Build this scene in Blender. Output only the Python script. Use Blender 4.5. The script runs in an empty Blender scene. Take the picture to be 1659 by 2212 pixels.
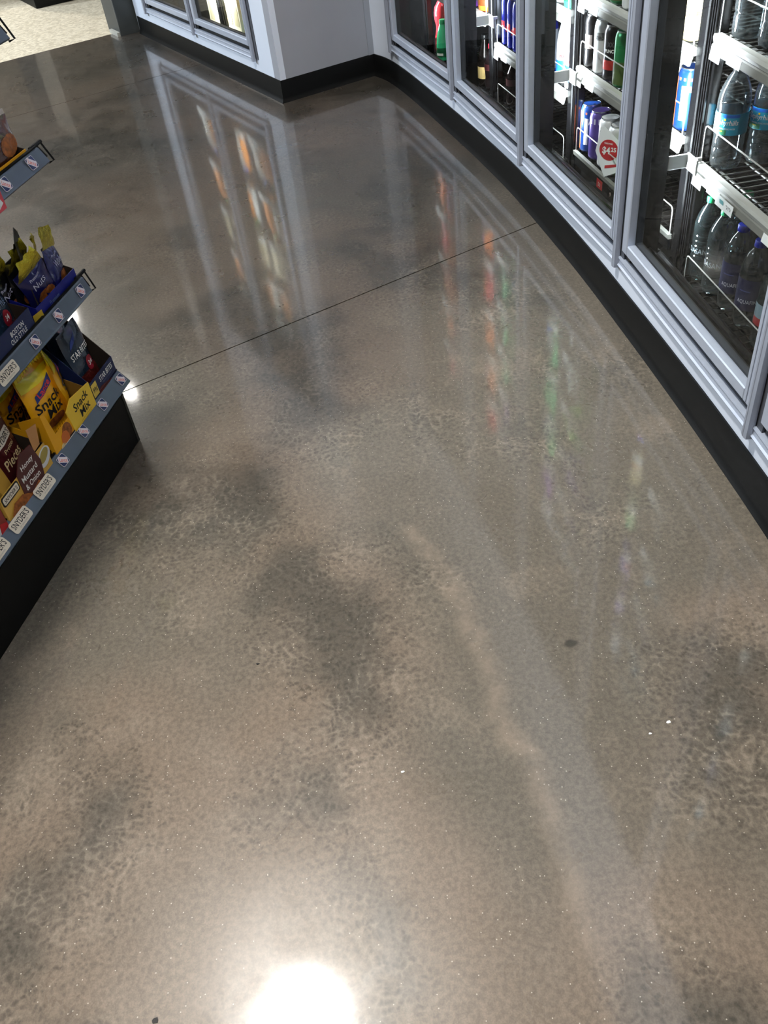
import bpy, math, random
from mathutils import Matrix, Vector
random.seed(7)
SC = bpy.context.scene
COL = SC.collection
V = Vector

# ------------------------------------------------------------------ camera
cam_d = bpy.data.cameras.new('camera')
cam_d.sensor_fit = 'VERTICAL'
cam_d.sensor_height = 36.0
cam_d.lens = 1850.0 / 2212.0 * 36.0
cam_d.clip_start = 0.02
cam_d.clip_end = 60
cam = bpy.data.objects.new('camera', cam_d)
COL.objects.link(cam)
RW = ((0.990219, -0.13952, 0.0), (-0.094109, -0.667924, 0.738256), (-0.103001, -0.731035, -0.674521))
cam.matrix_world = Matrix(((RW[0][0], -RW[0][1], -RW[0][2], 0.0),
                           (RW[1][0], -RW[1][1], -RW[1][2], 0.0),
                           (RW[2][0], -RW[2][1], -RW[2][2], 1.27),
                           (0, 0, 0, 1)))
SC.camera = cam

# ------------------------------------------------------------------ world, exposure
w = bpy.data.worlds.new('world')
SC.world = w
w.use_nodes = True
w.node_tree.nodes['Background'].inputs[0].default_value = (0.80, 0.86, 1.0, 1)
w.node_tree.nodes['Background'].inputs[1].default_value = 0.05
vs = SC.view_settings
vs.view_transform = 'Standard'
vs.look = 'None'
vs.gamma = 1.0
vs.use_curve_mapping = False
vs.exposure = -0.1
cy = SC.cycles
cy.max_bounces = 7
cy.diffuse_bounces = 3
cy.glossy_bounces = 4
cy.transmission_bounces = 4
cy.transparent_max_bounces = 14
cy.use_adaptive_sampling = True
cy.adaptive_threshold = 0.06
cy.adaptive_min_samples = 12
cy.caustics_reflective = False
cy.caustics_refractive = False
cy.sample_clamp_indirect = 6.0
LAMP = 70.0          # radiance of the ceiling downlights
LED = 370.0           # radiance of the cooler light strips
CEIL = 3.8
# (x, y, lens radius, strength factor): shop lights read from their floor reflections, then added unseen fill lights
WARM, COOL = (1.0, 0.965, 0.905, 1), (0.80, 0.90, 1.0, 1)
LAMPS = [(-0.80, 1.65, 0.15, 11.5, WARM), (-2.49, 2.77, 0.08, 0.6, WARM), (-2.56, 8.02, 0.06, 2.4, WARM), (-3.55, 9.98, 0.06, 2.4, WARM),
         (-1.39, 9.95, 0.08, 0.2, WARM), (0.50, -1.7, 0.15, 5.0, WARM), (-1.85, -1.2, 0.15, 2.0, WARM), (-6.4, 4.6, 0.30, 8.5, COOL),  # last two WARM entries added to fill the gondola front and near floor
         (-6.2, 6.6, 0.30, 5.5, COOL)]  # COOL pair added to brighten the white walls
LOBBY_FILL = [(-3.5, 8.6, 0.12, 7.0, WARM)]  # added; stands in for daylight on the entry floor

# ------------------------------------------------------------------ colours and materials
def lin(c):
    c = c / 255.0
    return c / 12.92 if c <= 0.04045 else ((c + 0.055) / 1.055) ** 2.4
def rgb(r, g, b):
    return (lin(r), lin(g), lin(b), 1.0)
MATS = {}
def mat(name, col, rough=0.5, metal=0.0, spec=0.5, coat=0.0, coat_rough=0.05, emit=0.0, noise=0.0, nscale=30.0, bump=0.0):
    if name in MATS:
        return MATS[name]
    m = bpy.data.materials.new(name)
    m.use_nodes = True
    nt = m.node_tree
    p = nt.nodes['Principled BSDF']
    p.inputs['Base Color'].default_value = col
    p.inputs['Roughness'].default_value = rough
    p.inputs['Metallic'].default_value = metal
    p.inputs['Specular IOR Level'].default_value = spec
    p.inputs['Coat Weight'].default_value = coat
    p.inputs['Coat Roughness'].default_value = coat_rough
    if emit:
        p.inputs['Emission Color'].default_value = col
        p.inputs['Emission Strength'].default_value = emit
    if noise or bump:
        tc = nt.nodes.new('ShaderNodeTexCoord')
        n = nt.nodes.new('ShaderNodeTexNoise')
        n.inputs['Scale'].default_value = nscale
        n.inputs['Detail'].default_value = 6
        nt.links.new(tc.outputs['Object'], n.inputs['Vector'])
        if noise:
            mr = nt.nodes.new('ShaderNodeMapRange')
            mr.inputs['From Min'].default_value = 0.3
            mr.inputs['From Max'].default_value = 0.7
            mr.inputs['To Min'].default_value = 1 - noise
            mr.inputs['To Max'].default_value = 1 + noise
            mx = nt.nodes.new('ShaderNodeVectorMath')
            mx.operation = 'SCALE'
            mx.inputs[0].default_value = col[:3]
            nt.links.new(n.outputs['Fac'], mr.inputs['Value'])
            nt.links.new(mr.outputs['Result'], mx.inputs['Scale'])
            nt.links.new(mx.outputs['Vector'], p.inputs['Base Color'])
        if bump:
            b = nt.nodes.new('ShaderNodeBump')
            b.inputs['Strength'].default_value = bump
            b.inputs['Distance'].default_value = 0.01
            nt.links.new(n.outputs['Fac'], b.inputs['Height'])
            nt.links.new(b.outputs['Normal'], p.inputs['Normal'])
    MATS[name] = m
    return m

def glassy(name, tint, base=0.04, edge=0.5, gloss_rough=0.03, haze=None, haze_amt=0.0):
    """thin see-through shell: transparent body, Fresnel-weighted gloss, optional tinted haze"""
    if name in MATS:
        return MATS[name]
    m = bpy.data.materials.new(name)
    m.use_nodes = True
    nt = m.node_tree
    nt.nodes.clear()
    out = nt.nodes.new('ShaderNodeOutputMaterial')
    tr = nt.nodes.new('ShaderNodeBsdfTransparent')
    tr.inputs[0].default_value = tint
    gl = nt.nodes.new('ShaderNodeBsdfGlossy')
    gl.inputs['Roughness'].default_value = gloss_rough
    lw = nt.nodes.new('ShaderNodeLayerWeight')
    lw.inputs['Blend'].default_value = 0.35
    mr = nt.nodes.new('ShaderNodeMapRange')
    mr.inputs['To Min'].default_value = base
    mr.inputs['To Max'].default_value = edge
    nt.links.new(lw.outputs['Fresnel'], mr.inputs['Value'])
    mix = nt.nodes.new('ShaderNodeMixShader')
    nt.links.new(mr.outputs['Result'], mix.inputs[0])
    src = tr.outputs[0]
    if haze:
        df = nt.nodes.new('ShaderNodeBsdfDiffuse')
        df.inputs[0].default_value = haze
        m2 = nt.nodes.new('ShaderNodeMixShader')
        m2.inputs[0].default_value = haze_amt
        nt.links.new(tr.outputs[0], m2.inputs[1])
        nt.links.new(df.outputs[0], m2.inputs[2])
        src = m2.outputs[0]
    nt.links.new(src, mix.inputs[1])
    nt.links.new(gl.outputs[0], mix.inputs[2])
    nt.links.new(mix.outputs[0], out.inputs[0])
    MATS[name] = m
    return m

M_WHITE = mat('white_panel', rgb(222, 232, 248), 0.35, noise=0.02, nscale=8)
M_GREYWALL = mat('grey_wall_paint', rgb(156, 160, 170), 0.55, noise=0.04, nscale=5)
M_COLUMN = mat('charcoal_paint', rgb(62, 66, 66), 0.5, noise=0.06, nscale=9)
M_BASE = mat('black_cove_rubber', rgb(9, 10, 10), 0.45, spec=0.22, noise=0.1, nscale=20)
M_ALU = mat('satin_aluminium', rgb(190, 200, 218), 0.38, metal=0.35, noise=0.03, nscale=60)
M_ALU2 = mat('satin_aluminium_trim', rgb(164, 172, 188), 0.4, metal=0.35, noise=0.03, nscale=60)
M_ALUD = mat('dark_frame_recess', rgb(74, 78, 86), 0.5)
M_BLACK = mat('black_satin', rgb(9, 9, 10), 0.4, spec=0.35)
M_BLACKG = mat('black_gloss_post', rgb(7, 7, 8), 0.25, spec=0.35)
M_RUBBER = mat('black_rubber', rgb(10, 10, 10), 0.6)
M_COOLER = mat('cooler_dark_wall', rgb(7, 7, 7), 0.7, spec=0.2)
M_WIRE = mat('shelf_wire', rgb(120, 120, 116), 0.35, metal=0.6)
M_FENCE = mat('guard_wire', rgb(198, 196, 190), 0.3, metal=0.5)
M_CHAN = mat('price_channel_white', rgb(178, 178, 172), 0.4)
M_CHANG = mat('price_channel_grey', rgb(112, 112, 106), 0.4)
M_TAG = mat('tag_paper', rgb(240, 242, 242), 0.6)
M_TAGRED = mat('tag_red', rgb(190, 30, 38), 0.5)
M_INK = mat('ink_black', rgb(22, 20, 20), 0.6)
M_INKW = mat('ink_white', rgb(240, 240, 236), 0.6)
M_GLASS = glassy('door_glass', (0.95, 0.965, 0.965, 1), base=0.0, edge=0.11, gloss_rough=0.01)
M_LED = mat('led_lens', (0.86, 0.94, 1.0, 1), 0.5, emit=LED)
M_LENS = mat('lamp_lens', (1.0, 0.93, 0.82, 1), 0.5, emit=LAMP)
M_LENSW = mat('lamp_trim', rgb(235, 235, 230), 0.5)
M_CEIL = mat('ceiling_tile_grey', rgb(150, 150, 148), 0.8, noise=0.05, nscale=40)
M_ROOM = mat('room_wall_paint', rgb(78, 74, 70), 0.7, noise=0.04, nscale=3)

# ------------------------------------------------------------------ mesh helpers
class MB:
    def __init__(self):
        self.v, self.f, self.smooth = [], [], False
    def add(self, vs_, fs_):
        o = len(self.v)
        self.v += [tuple(x) for x in vs_]
        self.f += [tuple(i + o for i in f) for f in fs_]
        return self
    def box(self, a, b):
        x0, y0, z0 = a
        x1, y1, z1 = b
        return self.add([(x0, y0, z0), (x1, y0, z0), (x1, y1, z0), (x0, y1, z0), (x0, y0, z1), (x1, y0, z1), (x1, y1, z1), (x0, y1, z1)],
                        [(0, 3, 2, 1), (4, 5, 6, 7), (0, 1, 5, 4), (1, 2, 6, 5), (2, 3, 7, 6), (3, 0, 4, 7)])
    def bbox(self, a, b, r=0.002):
        """box with chamfered edges"""
        x0, y0, z0 = a
        x1, y1, z1 = b
        r = min(r, (x1 - x0) * .45, (y1 - y0) * .45, (z1 - z0) * .45)
        ring = lambda z, k: [(x0 + k, y0 + r, z), (x0 + r, y0 + k, z), (x1 - r, y0 + k, z), (x1 - k, y0 + r, z), (x1 - k, y1 - r, z), (x1 - r, y1 - k, z), (x0 + r, y1 - k, z), (x0 + k, y1 - r, z)]
        rings = [ring(z0, r), ring(z0 + r, 0), ring(z1 - r, 0), ring(z1, r)]
        vs_ = [p for q in rings for p in q]
        fs_ = [tuple(range(7, -1, -1)), tuple(range(24, 32))]
        for i in range(3):
            for j in range(8):
                k = (j + 1) % 8
                fs_.append((i * 8 + j, i * 8 + k, i * 8 + 8 + k, i * 8 + 8 + j))
        return self.add(vs_, fs_)
    def prism_x(self, prof, x0, x1):
        """profile of (y, z) points extruded along x"""
        n = len(prof)
        self.add([(x0, y, z) for y, z in prof] + [(x1, y, z) for y, z in prof],
                 [tuple(range(n - 1, -1, -1)), tuple(range(n, 2 * n))] + [(i, (i + 1) % n, n + (i + 1) % n, n + i) for i in range(n)])
        return self
    def prism_y(self, prof, y0, y1):
        n = len(prof)
        self.add([(x, y0, z) for x, z in prof] + [(x, y1, z) for x, z in prof],
                 [tuple(range(n)), tuple(range(2 * n - 1, n - 1, -1))] + [((i + 1) % n, i, n + i, n + (i + 1) % n) for i in range(n)])
        return self
    def prism_z(self, poly, z0, z1):
        n = len(poly)
        self.add([(x, y, z0) for x, y in poly] + [(x, y, z1) for x, y in poly],
                 [tuple(range(n - 1, -1, -1)), tuple(range(n, 2 * n))] + [(i, (i + 1) % n, n + (i + 1) % n, n + i) for i in range(n)])
        return self
    def tube(self, pts, r, seg=5, cap=True):
        pts = [V(p) for p in pts]
        n = len(pts)
        vs_, fs_ = [], []
        ref = None
        for i, p in enumerate(pts):
            d = (pts[min(i + 1, n - 1)] - pts[max(i - 1, 0)]).normalized()
            if ref is None:
                ref = V((0, 0, 1)) if abs(d.z) < 0.9 else V((1, 0, 0))
            a = d.cross(ref).normalized()
            b = a.cross(d).normalized()
            ref = b
            for k in range(seg):
                t = 2 * math.pi * k / seg
                vs_.append(p + a * (r * math.cos(t)) + b * (r * math.sin(t)))
        for i in range(n - 1):
            for k in range(seg):
                j = (k + 1) % seg
                fs_.append((i * seg + k, i * seg + j, (i + 1) * seg + j, (i + 1) * seg + k))
        if cap:
            fs_.append(tuple(range(seg - 1, -1, -1)))
            fs_.append(tuple(range((n - 1) * seg, n * seg)))
        return self.add(vs_, fs_)
    def lathe(self, prof, seg=22, cap=True):
        """profile of (radius, z) from bottom to top"""
        n = len(prof)
        vs_ = [(r * math.cos(2 * math.pi * k / seg), r * math.sin(2 * math.pi * k / seg), z) for r, z in prof for k in range(seg)]
        fs_ = []
        for i in range(n - 1):
            for k in range(seg):
                j = (k + 1) % seg
                fs_.append((i * seg + k, i * seg + j, (i + 1) * seg + j, (i + 1) * seg + k))
        if cap:
            fs_.append(tuple(range(seg - 1, -1, -1)))
            fs_.append(tuple(range((n - 1) * seg, n * seg)))
        self.smooth = True
        return self.add(vs_, fs_)
    def quad(self, a, b, c, d):
        return self.add([a, b, c, d], [(0, 1, 2, 3)])
    def mesh(self, name, m):
        me = bpy.data.meshes.new(name)
        me.from_pydata(self.v, [], self.f)
        me.materials.append(m)
        if self.smooth:
            me.polygons.foreach_set('use_smooth', [True] * len(me.polygons))
            me.set_sharp_from_angle(angle=math.radians(38))
        me.update()
        return me
    def build(self, name, m, parent=None):
        o = bpy.data.objects.new(name, self.mesh(name, m))
        COL.objects.link(o)
        if parent:
            o.parent = parent
        return o

def tag(o, label=None, cat=None, group=None, kind=None):
    if label:
        o['label'] = label
    if cat:
        o['category'] = cat
    if group:
        o['group'] = group
    if kind:
        o['kind'] = kind
    return o
def struct(o, label=None):
    o['kind'] = 'structure'
    if label:
        o['label'] = label
    return o
def frame(ox, oy, tx, ty, oz=0.0):
    l = math.hypot(tx, ty)
    tx, ty = tx / l, ty / l
    return Matrix(((tx, -ty, 0, ox), (ty, tx, 0, oy), (0, 0, 1, oz), (0, 0, 0, 1)))
def empty(name, mx):
    o = bpy.data.objects.new(name, None)
    o.empty_display_size = 0.05
    COL.objects.link(o)
    o.matrix_world = mx
    return o

# lettering: the built-in font turned into a flat mesh, laid on a plane or a cylinder
_TXT = {}
def text_geo(body, bold=0.0, shear=0.0):
    key = (body, bold, shear)
    if key not in _TXT:
        cu = bpy.data.curves.new('t', 'FONT')
        cu.body = body
        cu.align_x = 'CENTER'
        cu.align_y = 'CENTER'
        cu.offset = bold
        cu.shear = shear
        cu.space_line = 0.85
        cu.resolution_u = 2
        o = bpy.data.objects.new('t', cu)
        COL.objects.link(o)
        bpy.context.view_layer.update()
        me = bpy.data.meshes.new_from_object(o.evaluated_get(bpy.context.evaluated_depsgraph_get()))
        vs_ = [tuple(v.co) for v in me.vertices]
        fs_ = [tuple(p.vertices) for p in me.polygons]
        bpy.data.objects.remove(o)
        bpy.data.curves.remove(cu)
        bpy.data.meshes.remove(me)
        xs = [v[0] for v in vs_]
        ys = [v[1] for v in vs_]
        cx, cy = (min(xs) + max(xs)) / 2, (min(ys) + max(ys)) / 2
        wd, ht = max(xs) - min(xs), max(ys) - min(ys)
        _TXT[key] = ([((v[0] - cx) / wd, (v[1] - cy) / ht) for v in vs_], fs_)
    return _TXT[key]
def text(parent, body, o, ux, uy, wd, ht, m, bold=0.0, shear=0.0, name='lettering'):
    vs_, fs_ = text_geo(body, bold, shear)
    o, ux, uy = V(o), V(ux).normalized(), V(uy).normalized()
    b = MB().add([o + ux * (x * wd) + uy * (y * ht) for x, y in vs_], fs_)
    return b.build(name, m, parent)
def text_cyl(parent, body, r, ang, z, wd, ht, m, bold=0.0, shear=0.0, name='lettering'):
    """text wrapped round a vertical cylinder; ang is where the middle faces"""
    vs_, fs_ = text_geo(body, bold, shear)
    b = MB().add([(r * math.cos(ang + x * wd / r), r * math.sin(ang + x * wd / r), z + y * ht) for x, y in vs_], fs_)
    return b.build(name, m, parent)
def cyl_patch(r, a0, a1, z0, z1, seg=14):
    b = MB()
    vs_ = []
    for i in range(seg + 1):
        a = a0 + (a1 - a0) * i / seg
        vs_ += [(r * math.cos(a), r * math.sin(a), z0), (r * math.cos(a), r * math.sin(a), z1)]
    b.add(vs_, [(2 * i, 2 * i + 2, 2 * i + 3, 2 * i + 1) for i in range(seg)])
    b.smooth = True
    return b
def plate(parent, name, pts, o, ux, uy, un, th, m):
    """flat polygon pts (u, v) in plane o, ux, uy, thickened by th along un (towards the viewer)"""
    o, ux, uy, un = V(o), V(ux).normalized(), V(uy).normalized(), V(un).normalized()
    n = len(pts)
    fr = [o + ux * u + uy * v + un * th for u, v in pts]
    bk = [o + ux * u + uy * v for u, v in pts]
    b = MB().add(fr + bk, [tuple(range(n)), tuple(range(2 * n - 1, n - 1, -1))] + [((i + 1) % n, i, n + i, n + (i + 1) % n) for i in range(n)])
    return b.build(name, m, parent)
def rrect(wd, ht, r, n=4):
    pts = []
    for cx, cy, a in ((wd / 2 - r, ht / 2 - r, 0), (-wd / 2 + r, ht / 2 - r, 90), (-wd / 2 + r, -ht / 2 + r, 180), (wd / 2 - r, -ht / 2 + r, 270)):
        for i in range(n + 1):
            t = math.radians(a + 90 * i / n)
            pts.append((cx + r * math.cos(t), cy + r * math.sin(t)))
    return pts
def ellipse(a, b, n=18):
    return [(a * math.cos(2 * math.pi * i / n), b * math.sin(2 * math.pi * i / n)) for i in range(n)]

# ------------------------------------------------------------------ polished concrete
def concrete(name):
    m = bpy.data.materials.new(name)
    m.use_nodes = True
    nt = m.node_tree
    N, L = nt.nodes, nt.links
    p = N['Principled BSDF']
    tc = N.new('ShaderNodeTexCoord')
    co = tc.outputs['Object']
    def noise(sc, det=4, rough=0.55, vec=co, dist=0.0):
        n = N.new('ShaderNodeTexNoise')
        n.noise_dimensions = '2D'
        n.inputs['Scale'].default_value = sc
        n.inputs['Detail'].default_value = det
        n.inputs['Roughness'].default_value = rough
        n.inputs['Distortion'].default_value = dist
        L.new(vec, n.inputs['Vector'])
        return n
    def rng(src, a, b, c=0.0, d=1.0, smooth=True):
        r = N.new('ShaderNodeMapRange')
        r.interpolation_type = 'SMOOTHSTEP' if smooth else 'LINEAR'
        r.inputs['From Min'].default_value = a
        r.inputs['From Max'].default_value = b
        r.inputs['To Min'].default_value = c
        r.inputs['To Max'].default_value = d
        L.new(src, r.inputs['Value'])
        return r.outputs['Result']
    def math_(op, a, b=None):
        n = N.new('ShaderNodeMath')
        n.operation = op
        for i, x in enumerate((a, b)):
            if x is None:
                continue
            if isinstance(x, (int, float)):
                n.inputs[i].default_value = x
            else:
                L.new(x, n.inputs[i])
        return n.outputs[0]
    def mixc(fac, a, b, mode='MIX'):
        n = N.new('ShaderNodeMix')
        n.data_type = 'RGBA'
        n.blend_type = mode
        if isinstance(fac, (int, float)):
            n.inputs[0].default_value = fac
        else:
            L.new(fac, n.inputs[0])
        for i, x in ((6, a), (7, b)):
            if isinstance(x, tuple):
                n.inputs[i].default_value = x
            else:
                L.new(x, n.inputs[i])
        return n.outputs[2]
    # warped coordinates so that the cells are irregular
    wn = noise(9, 3)
    vm = N.new('ShaderNodeVectorMath')
    vm.operation = 'SCALE'
    vm.inputs['Scale'].default_value = 0.05
    L.new(wn.outputs['Color'], vm.inputs[0])
    va = N.new('ShaderNodeVectorMath')
    va.operation = 'ADD'
    L.new(co, va.inputs[0])
    L.new(vm.outputs[0], va.inputs[1])
    wco = va.outputs[0]
    big = noise(1.1, 2, 0.5)
    big2 = noise(2.3, 3, 0.55, wco)
    med = noise(6.5, 4, 0.6, wco)
    fine = noise(115, 3, 0.65)
    grain = noise(420, 1, 0.6)
    col = mixc(rng(big.outputs['Fac'], 0.38, 0.60), rgb(118, 111, 100), rgb(140, 125, 110))
    col = mixc(rng(big2.outputs['Fac'], 0.48, 0.70, 0, 0.7), col, rgb(80, 79, 73))
    col = mixc(rng(med.outputs['Fac'], 0.52, 0.78, 0, 0.42), col, rgb(152, 139, 123))
    # cloudy cells: darker hearts, paler wisps between them
    vor = N.new('ShaderNodeTexVoronoi')
    vor.voronoi_dimensions = '2D'
    vor.inputs['Scale'].default_value = 92
    vw = noise(60, 2, 0.6)
    vs2 = N.new('ShaderNodeVectorMath')
    vs2.operation = 'SCALE'
    vs2.inputs['Scale'].default_value = 0.010
    L.new(vw.outputs['Color'], vs2.inputs[0])
    va2 = N.new('ShaderNodeVectorMath')
    va2.operation = 'ADD'
    L.new(wco, va2.inputs[0])
    L.new(vs2.outputs[0], va2.inputs[1])
    L.new(va2.outputs[0], vor.inputs['Vector'])
    zone = rng(noise(2.4, 3, 0.6, wco).outputs['Fac'], 0.40, 0.58, 0.22, 1)
    patch = rng(noise(40, 3, 0.65).outputs['Fac'], 0.36, 0.62, 0.05, 1)
    dark = math_('MULTIPLY', math_('MULTIPLY', rng(vor.outputs['Distance'], 0.60, 0.05), zone), patch)
    col = mixc(math_('MULTIPLY', dark, 0.60), col, rgb(66, 64, 57))
    web = math_('MULTIPLY', math_('MULTIPLY', rng(vor.outputs['Distance'], 0.46, 0.74), zone), rng(med.outputs['Fac'], 0.40, 0.62, 0.1, 1))
    col = mixc(math_('MULTIPLY', web, 0.32), col, rgb(168, 157, 141))
    col = mixc(0.40, col, mixc(rng(fine.outputs['Fac'], 0.3, 0.7), rgb(88, 88, 88), rgb(172, 172, 172)), 'OVERLAY')
    col = mixc(0.25, col, mixc(rng(grain.outputs['Fac'], 0.35, 0.65), rgb(96, 96, 96), rgb(160, 160, 160)), 'OVERLAY')
    # pale grit
    sp = N.new('ShaderNodeTexVoronoi')
    sp.voronoi_dimensions = '2D'
    sp.inputs['Scale'].default_value = 150
    L.new(co, sp.inputs['Vector'])
    sep = N.new('ShaderNodeSeparateColor')
    L.new(sp.outputs['Color'], sep.inputs[0])
    grit = math_('MULTIPLY', rng(sp.outputs['Distance'], 0.18, 0.09), math_('GREATER_THAN', sep.outputs[0], 0.965))
    col = mixc(math_('MULTIPLY', grit, 0.55), col, rgb(222, 214, 200))
    # an old trowel swipe and a wide worn band, both with a shape of their own
    sx = N.new('ShaderNodeSeparateXYZ')
    L.new(wco, sx.inputs[0])
    def streak(pts, width, amount, colr, inner):
        nonlocal col
        cur = N.new('ShaderNodeFloatCurve')
        cm = cur.mapping.curves[0]
        y0, y1 = pts[-1][1], pts[0][1]
        x0 = min(q[0] for q in pts) - 0.05
        x1 = max(q[0] for q in pts) + 0.05
        srt = sorted(((y - y0) / (y1 - y0), (x - x0) / (x1 - x0)) for x, y in pts)
        cm.points[0].location = srt[0]
        cm.points[1].location = srt[-1]
        for q in srt[1:-1]:
            cm.points.new(*q)
        cur.mapping.update()
        t = rng(sx.outputs[1], y0, y1, 0, 1, False)
        L.new(t, cur.inputs['Value'])
        xc = math_('ADD', math_('MULTIPLY', cur.outputs[0], x1 - x0), x0)
        d = math_('ABSOLUTE', math_('SUBTRACT', sx.outputs[0], xc))
        ends = math_('MULTIPLY', rng(sx.outputs[1], y0 - 0.02, y0 + 0.15), rng(sx.outputs[1], y1 + 0.025, y1 - 0.01))
        f = math_('MULTIPLY', rng(d, width, inner), ends)
        f = math_('MULTIPLY', f, rng(noise(16, 4, 0.6).outputs['Fac'], 0.36, 0.62, 0.4, 1))
        col = mixc(math_('MULTIPLY', f, amount), col, colr)
    o = 0.025
    streak([(0.053 + o, 1.314 + o), (0.103 + o, 1.181 + o), (0.139 + o, 0.963 + o), (0.158 + o, 0.801 + o), (0.184 + o, 0.677 + o), (0.194 + o, 0.542 + o), (0.189 + o, 0.40)], 0.038, 0.34, rgb(158, 142, 125), 0.0)
    # the round dark stain
    ds = N.new('ShaderNodeVectorMath')
    ds.operation = 'DISTANCE'
    ds.inputs[1].default_value = (0.312 + o, 0.97 + o, 0.025)
    L.new(wco, ds.inputs[0])
    col = mixc(rng(ds.outputs['Value'], 0.018, 0.011, 0, 0.75), col, rgb(48, 48, 44))
    # light falloff put into the colour: far floor darker, with a wandering change
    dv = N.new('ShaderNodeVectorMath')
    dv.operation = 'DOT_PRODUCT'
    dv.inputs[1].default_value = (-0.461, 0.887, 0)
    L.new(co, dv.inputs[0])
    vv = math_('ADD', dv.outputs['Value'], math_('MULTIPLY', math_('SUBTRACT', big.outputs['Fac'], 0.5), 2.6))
    falloff = rng(vv, 0.9, 2.5, 1.14, 0.44)
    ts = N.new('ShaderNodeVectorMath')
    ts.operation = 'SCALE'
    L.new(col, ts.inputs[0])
    L.new(falloff, ts.inputs['Scale'])
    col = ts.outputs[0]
    L.new(col, p.inputs['Base Color'])
    L.new(rng(med.outputs['Fac'], 0.3, 0.75, 0.27, 0.36), p.inputs['Roughness'])
    p.inputs['Specular IOR Level'].default_value = 0.35
    p.inputs['Coat Weight'].default_value = 0.9
    p.inputs['Coat IOR'].default_value = 1.5
    L.new(rng(big2.outputs['Fac'], 0.3, 0.75, 0.055, 0.085), p.inputs['Coat Roughness'])
    bp = N.new('ShaderNodeBump')
    bp.inputs['Strength'].default_value = 0.015
    bp.inputs['Distance'].default_value = 0.004
    L.new(fine.outputs['Fac'], bp.inputs['Height'])
    L.new(bp.outputs['Normal'], p.inputs['Normal'])
    return m
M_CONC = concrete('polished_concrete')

def terrazzo():
    m = bpy.data.materials.new('beige_speckled_tile')
    m.use_nodes = True
    nt = m.node_tree
    p = nt.nodes['Principled BSDF']
    tc = nt.nodes.new('ShaderNodeTexCoord')
    v1 = nt.nodes.new('ShaderNodeTexVoronoi')
    v1.inputs['Scale'].default_value = 60
    nt.links.new(tc.outputs['Object'], v1.inputs['Vector'])
    r = nt.nodes.new('ShaderNodeValToRGB')
    r.color_ramp.elements[0].color = rgb(196, 182, 156)
    r.color_ramp.elements[1].color = rgb(236, 224, 200)
    s = nt.nodes.new('ShaderNodeSeparateColor')
    nt.links.new(v1.outputs['Color'], s.inputs[0])
    nt.links.new(s.outputs[0], r.inputs[0])
    nt.links.new(r.outputs[0], p.inputs['Base Color'])
    p.inputs['Roughness'].default_value = 0.55
    return m
M_BEIGE = terrazzo()

# floor axes: FU runs along the saw cuts, FV across them
FU, FV = V((0.887, 0.461)), V((-0.461, 0.887))
def fuv(u, v):
    q = FU * u + FV * v
    return (q.x, q.y)
floor = MB().prism_z([fuv(-9, -5.5), fuv(6, -5.5), fuv(6, 6.095), fuv(-9, 6.095)], -0.12, -0.006).build('floor', mat('joint_filler', rgb(34, 32, 29), 0.7))
struct(floor, 'polished brown concrete floor of the aisle')
cuts = [-5.5, 2.1, 4.92, 6.095]
for a, b in zip(cuts[:-1], cuts[1:]):
    g = 0.0022
    z1 = 0.0
    a2, b2 = a + (g if a > -5 else 0), b - (g if b < 6 else 0)
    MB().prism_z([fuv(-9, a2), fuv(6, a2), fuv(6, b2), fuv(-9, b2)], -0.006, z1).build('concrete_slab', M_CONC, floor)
fe = MB().prism_z([fuv(-9, 6.097), fuv(6, 6.097), fuv(6, 13), fuv(-9, 13)], -0.12, 0.0).build('floor_entry', M_BEIGE)
struct(fe, 'beige speckled floor beyond the concrete')

# ------------------------------------------------------------------ walls
N_ = [V((0.342, 4.379)), V((0.512, 3.593)), V((0.625, 2.841)), V((0.718, 2.073)), V((0.759, 1.305)), V((0.775, 0.540)), V((0.783, -0.225))]
CURVE = [(.259, 4.57), (.307, 4.486), (.344, 4.377), (.397, 4.16), (.459, 3.85), (.507, 3.60), (.546, 3.40), (.583, 3.19), (.617, 2.98), (.640, 2.80),
         (.662, 2.61), (.684, 2.41), (.702, 2.217), (.718, 2.0), (.732, 1.81), (.743, 1.636), (.750, 1.52), (.757, 1.37), (.763, 1.23), (.770, .9), (.776, .54), (.785, -.3), (.79, -1.2)]
def smooth_curve(pts, it=2):
    pts = [V(p) for p in pts]
    for _ in range(it):
        q = [pts[0]]
        for a, b in zip(pts[:-1], pts[1:]):
            q += [a * 0.75 + b * 0.25, a * 0.25 + b * 0.75]
        q.append(pts[-1])
        pts = q
    return pts
CURVE = smooth_curve(CURVE)
A0, A1 = V((-1.086, 6.117)), V((-0.197, 4.339))
CC = V((0.259, 4.57))
def sweep(path, prof, closed=True):
    """profile of (outward d, z) along a plan path; room side lies to the right of travel here (d > 0 towards the room)"""
    b = MB()
    n, k = len(path), len(prof)
    vs_ = []
    for i, p in enumerate(path):
        ds_ = []
        if i:
            ds_.append((p - path[i - 1]).normalized())
        if i < n - 1:
            ds_.append((path[i + 1] - p).normalized())
        nn = V((0, 0))
        for d in ds_:
            nn += V((d.y, -d.x))
        nn.normalize()
        c = nn.dot(V((ds_[0].y, -ds_[0].x)))
        nn = nn / max(c, 0.3)
        vs_ += [(p.x + nn.x * d, p.y + nn.y * d, z) for d, z in prof]
    fs_ = []
    for i in range(n - 1):
        for j in range(k):
            j2 = (j + 1) % k
            fs_.append((i * k + j, i * k + j2, (i + 1) * k + j2, (i + 1) * k + j))
    fs_ += [tuple(range(k)), tuple(range(n * k - 1, (n - 1) * k - 1, -1))]
    b.add(vs_, fs_)
    b.smooth = True
    return b
ZB = 0.095
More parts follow.
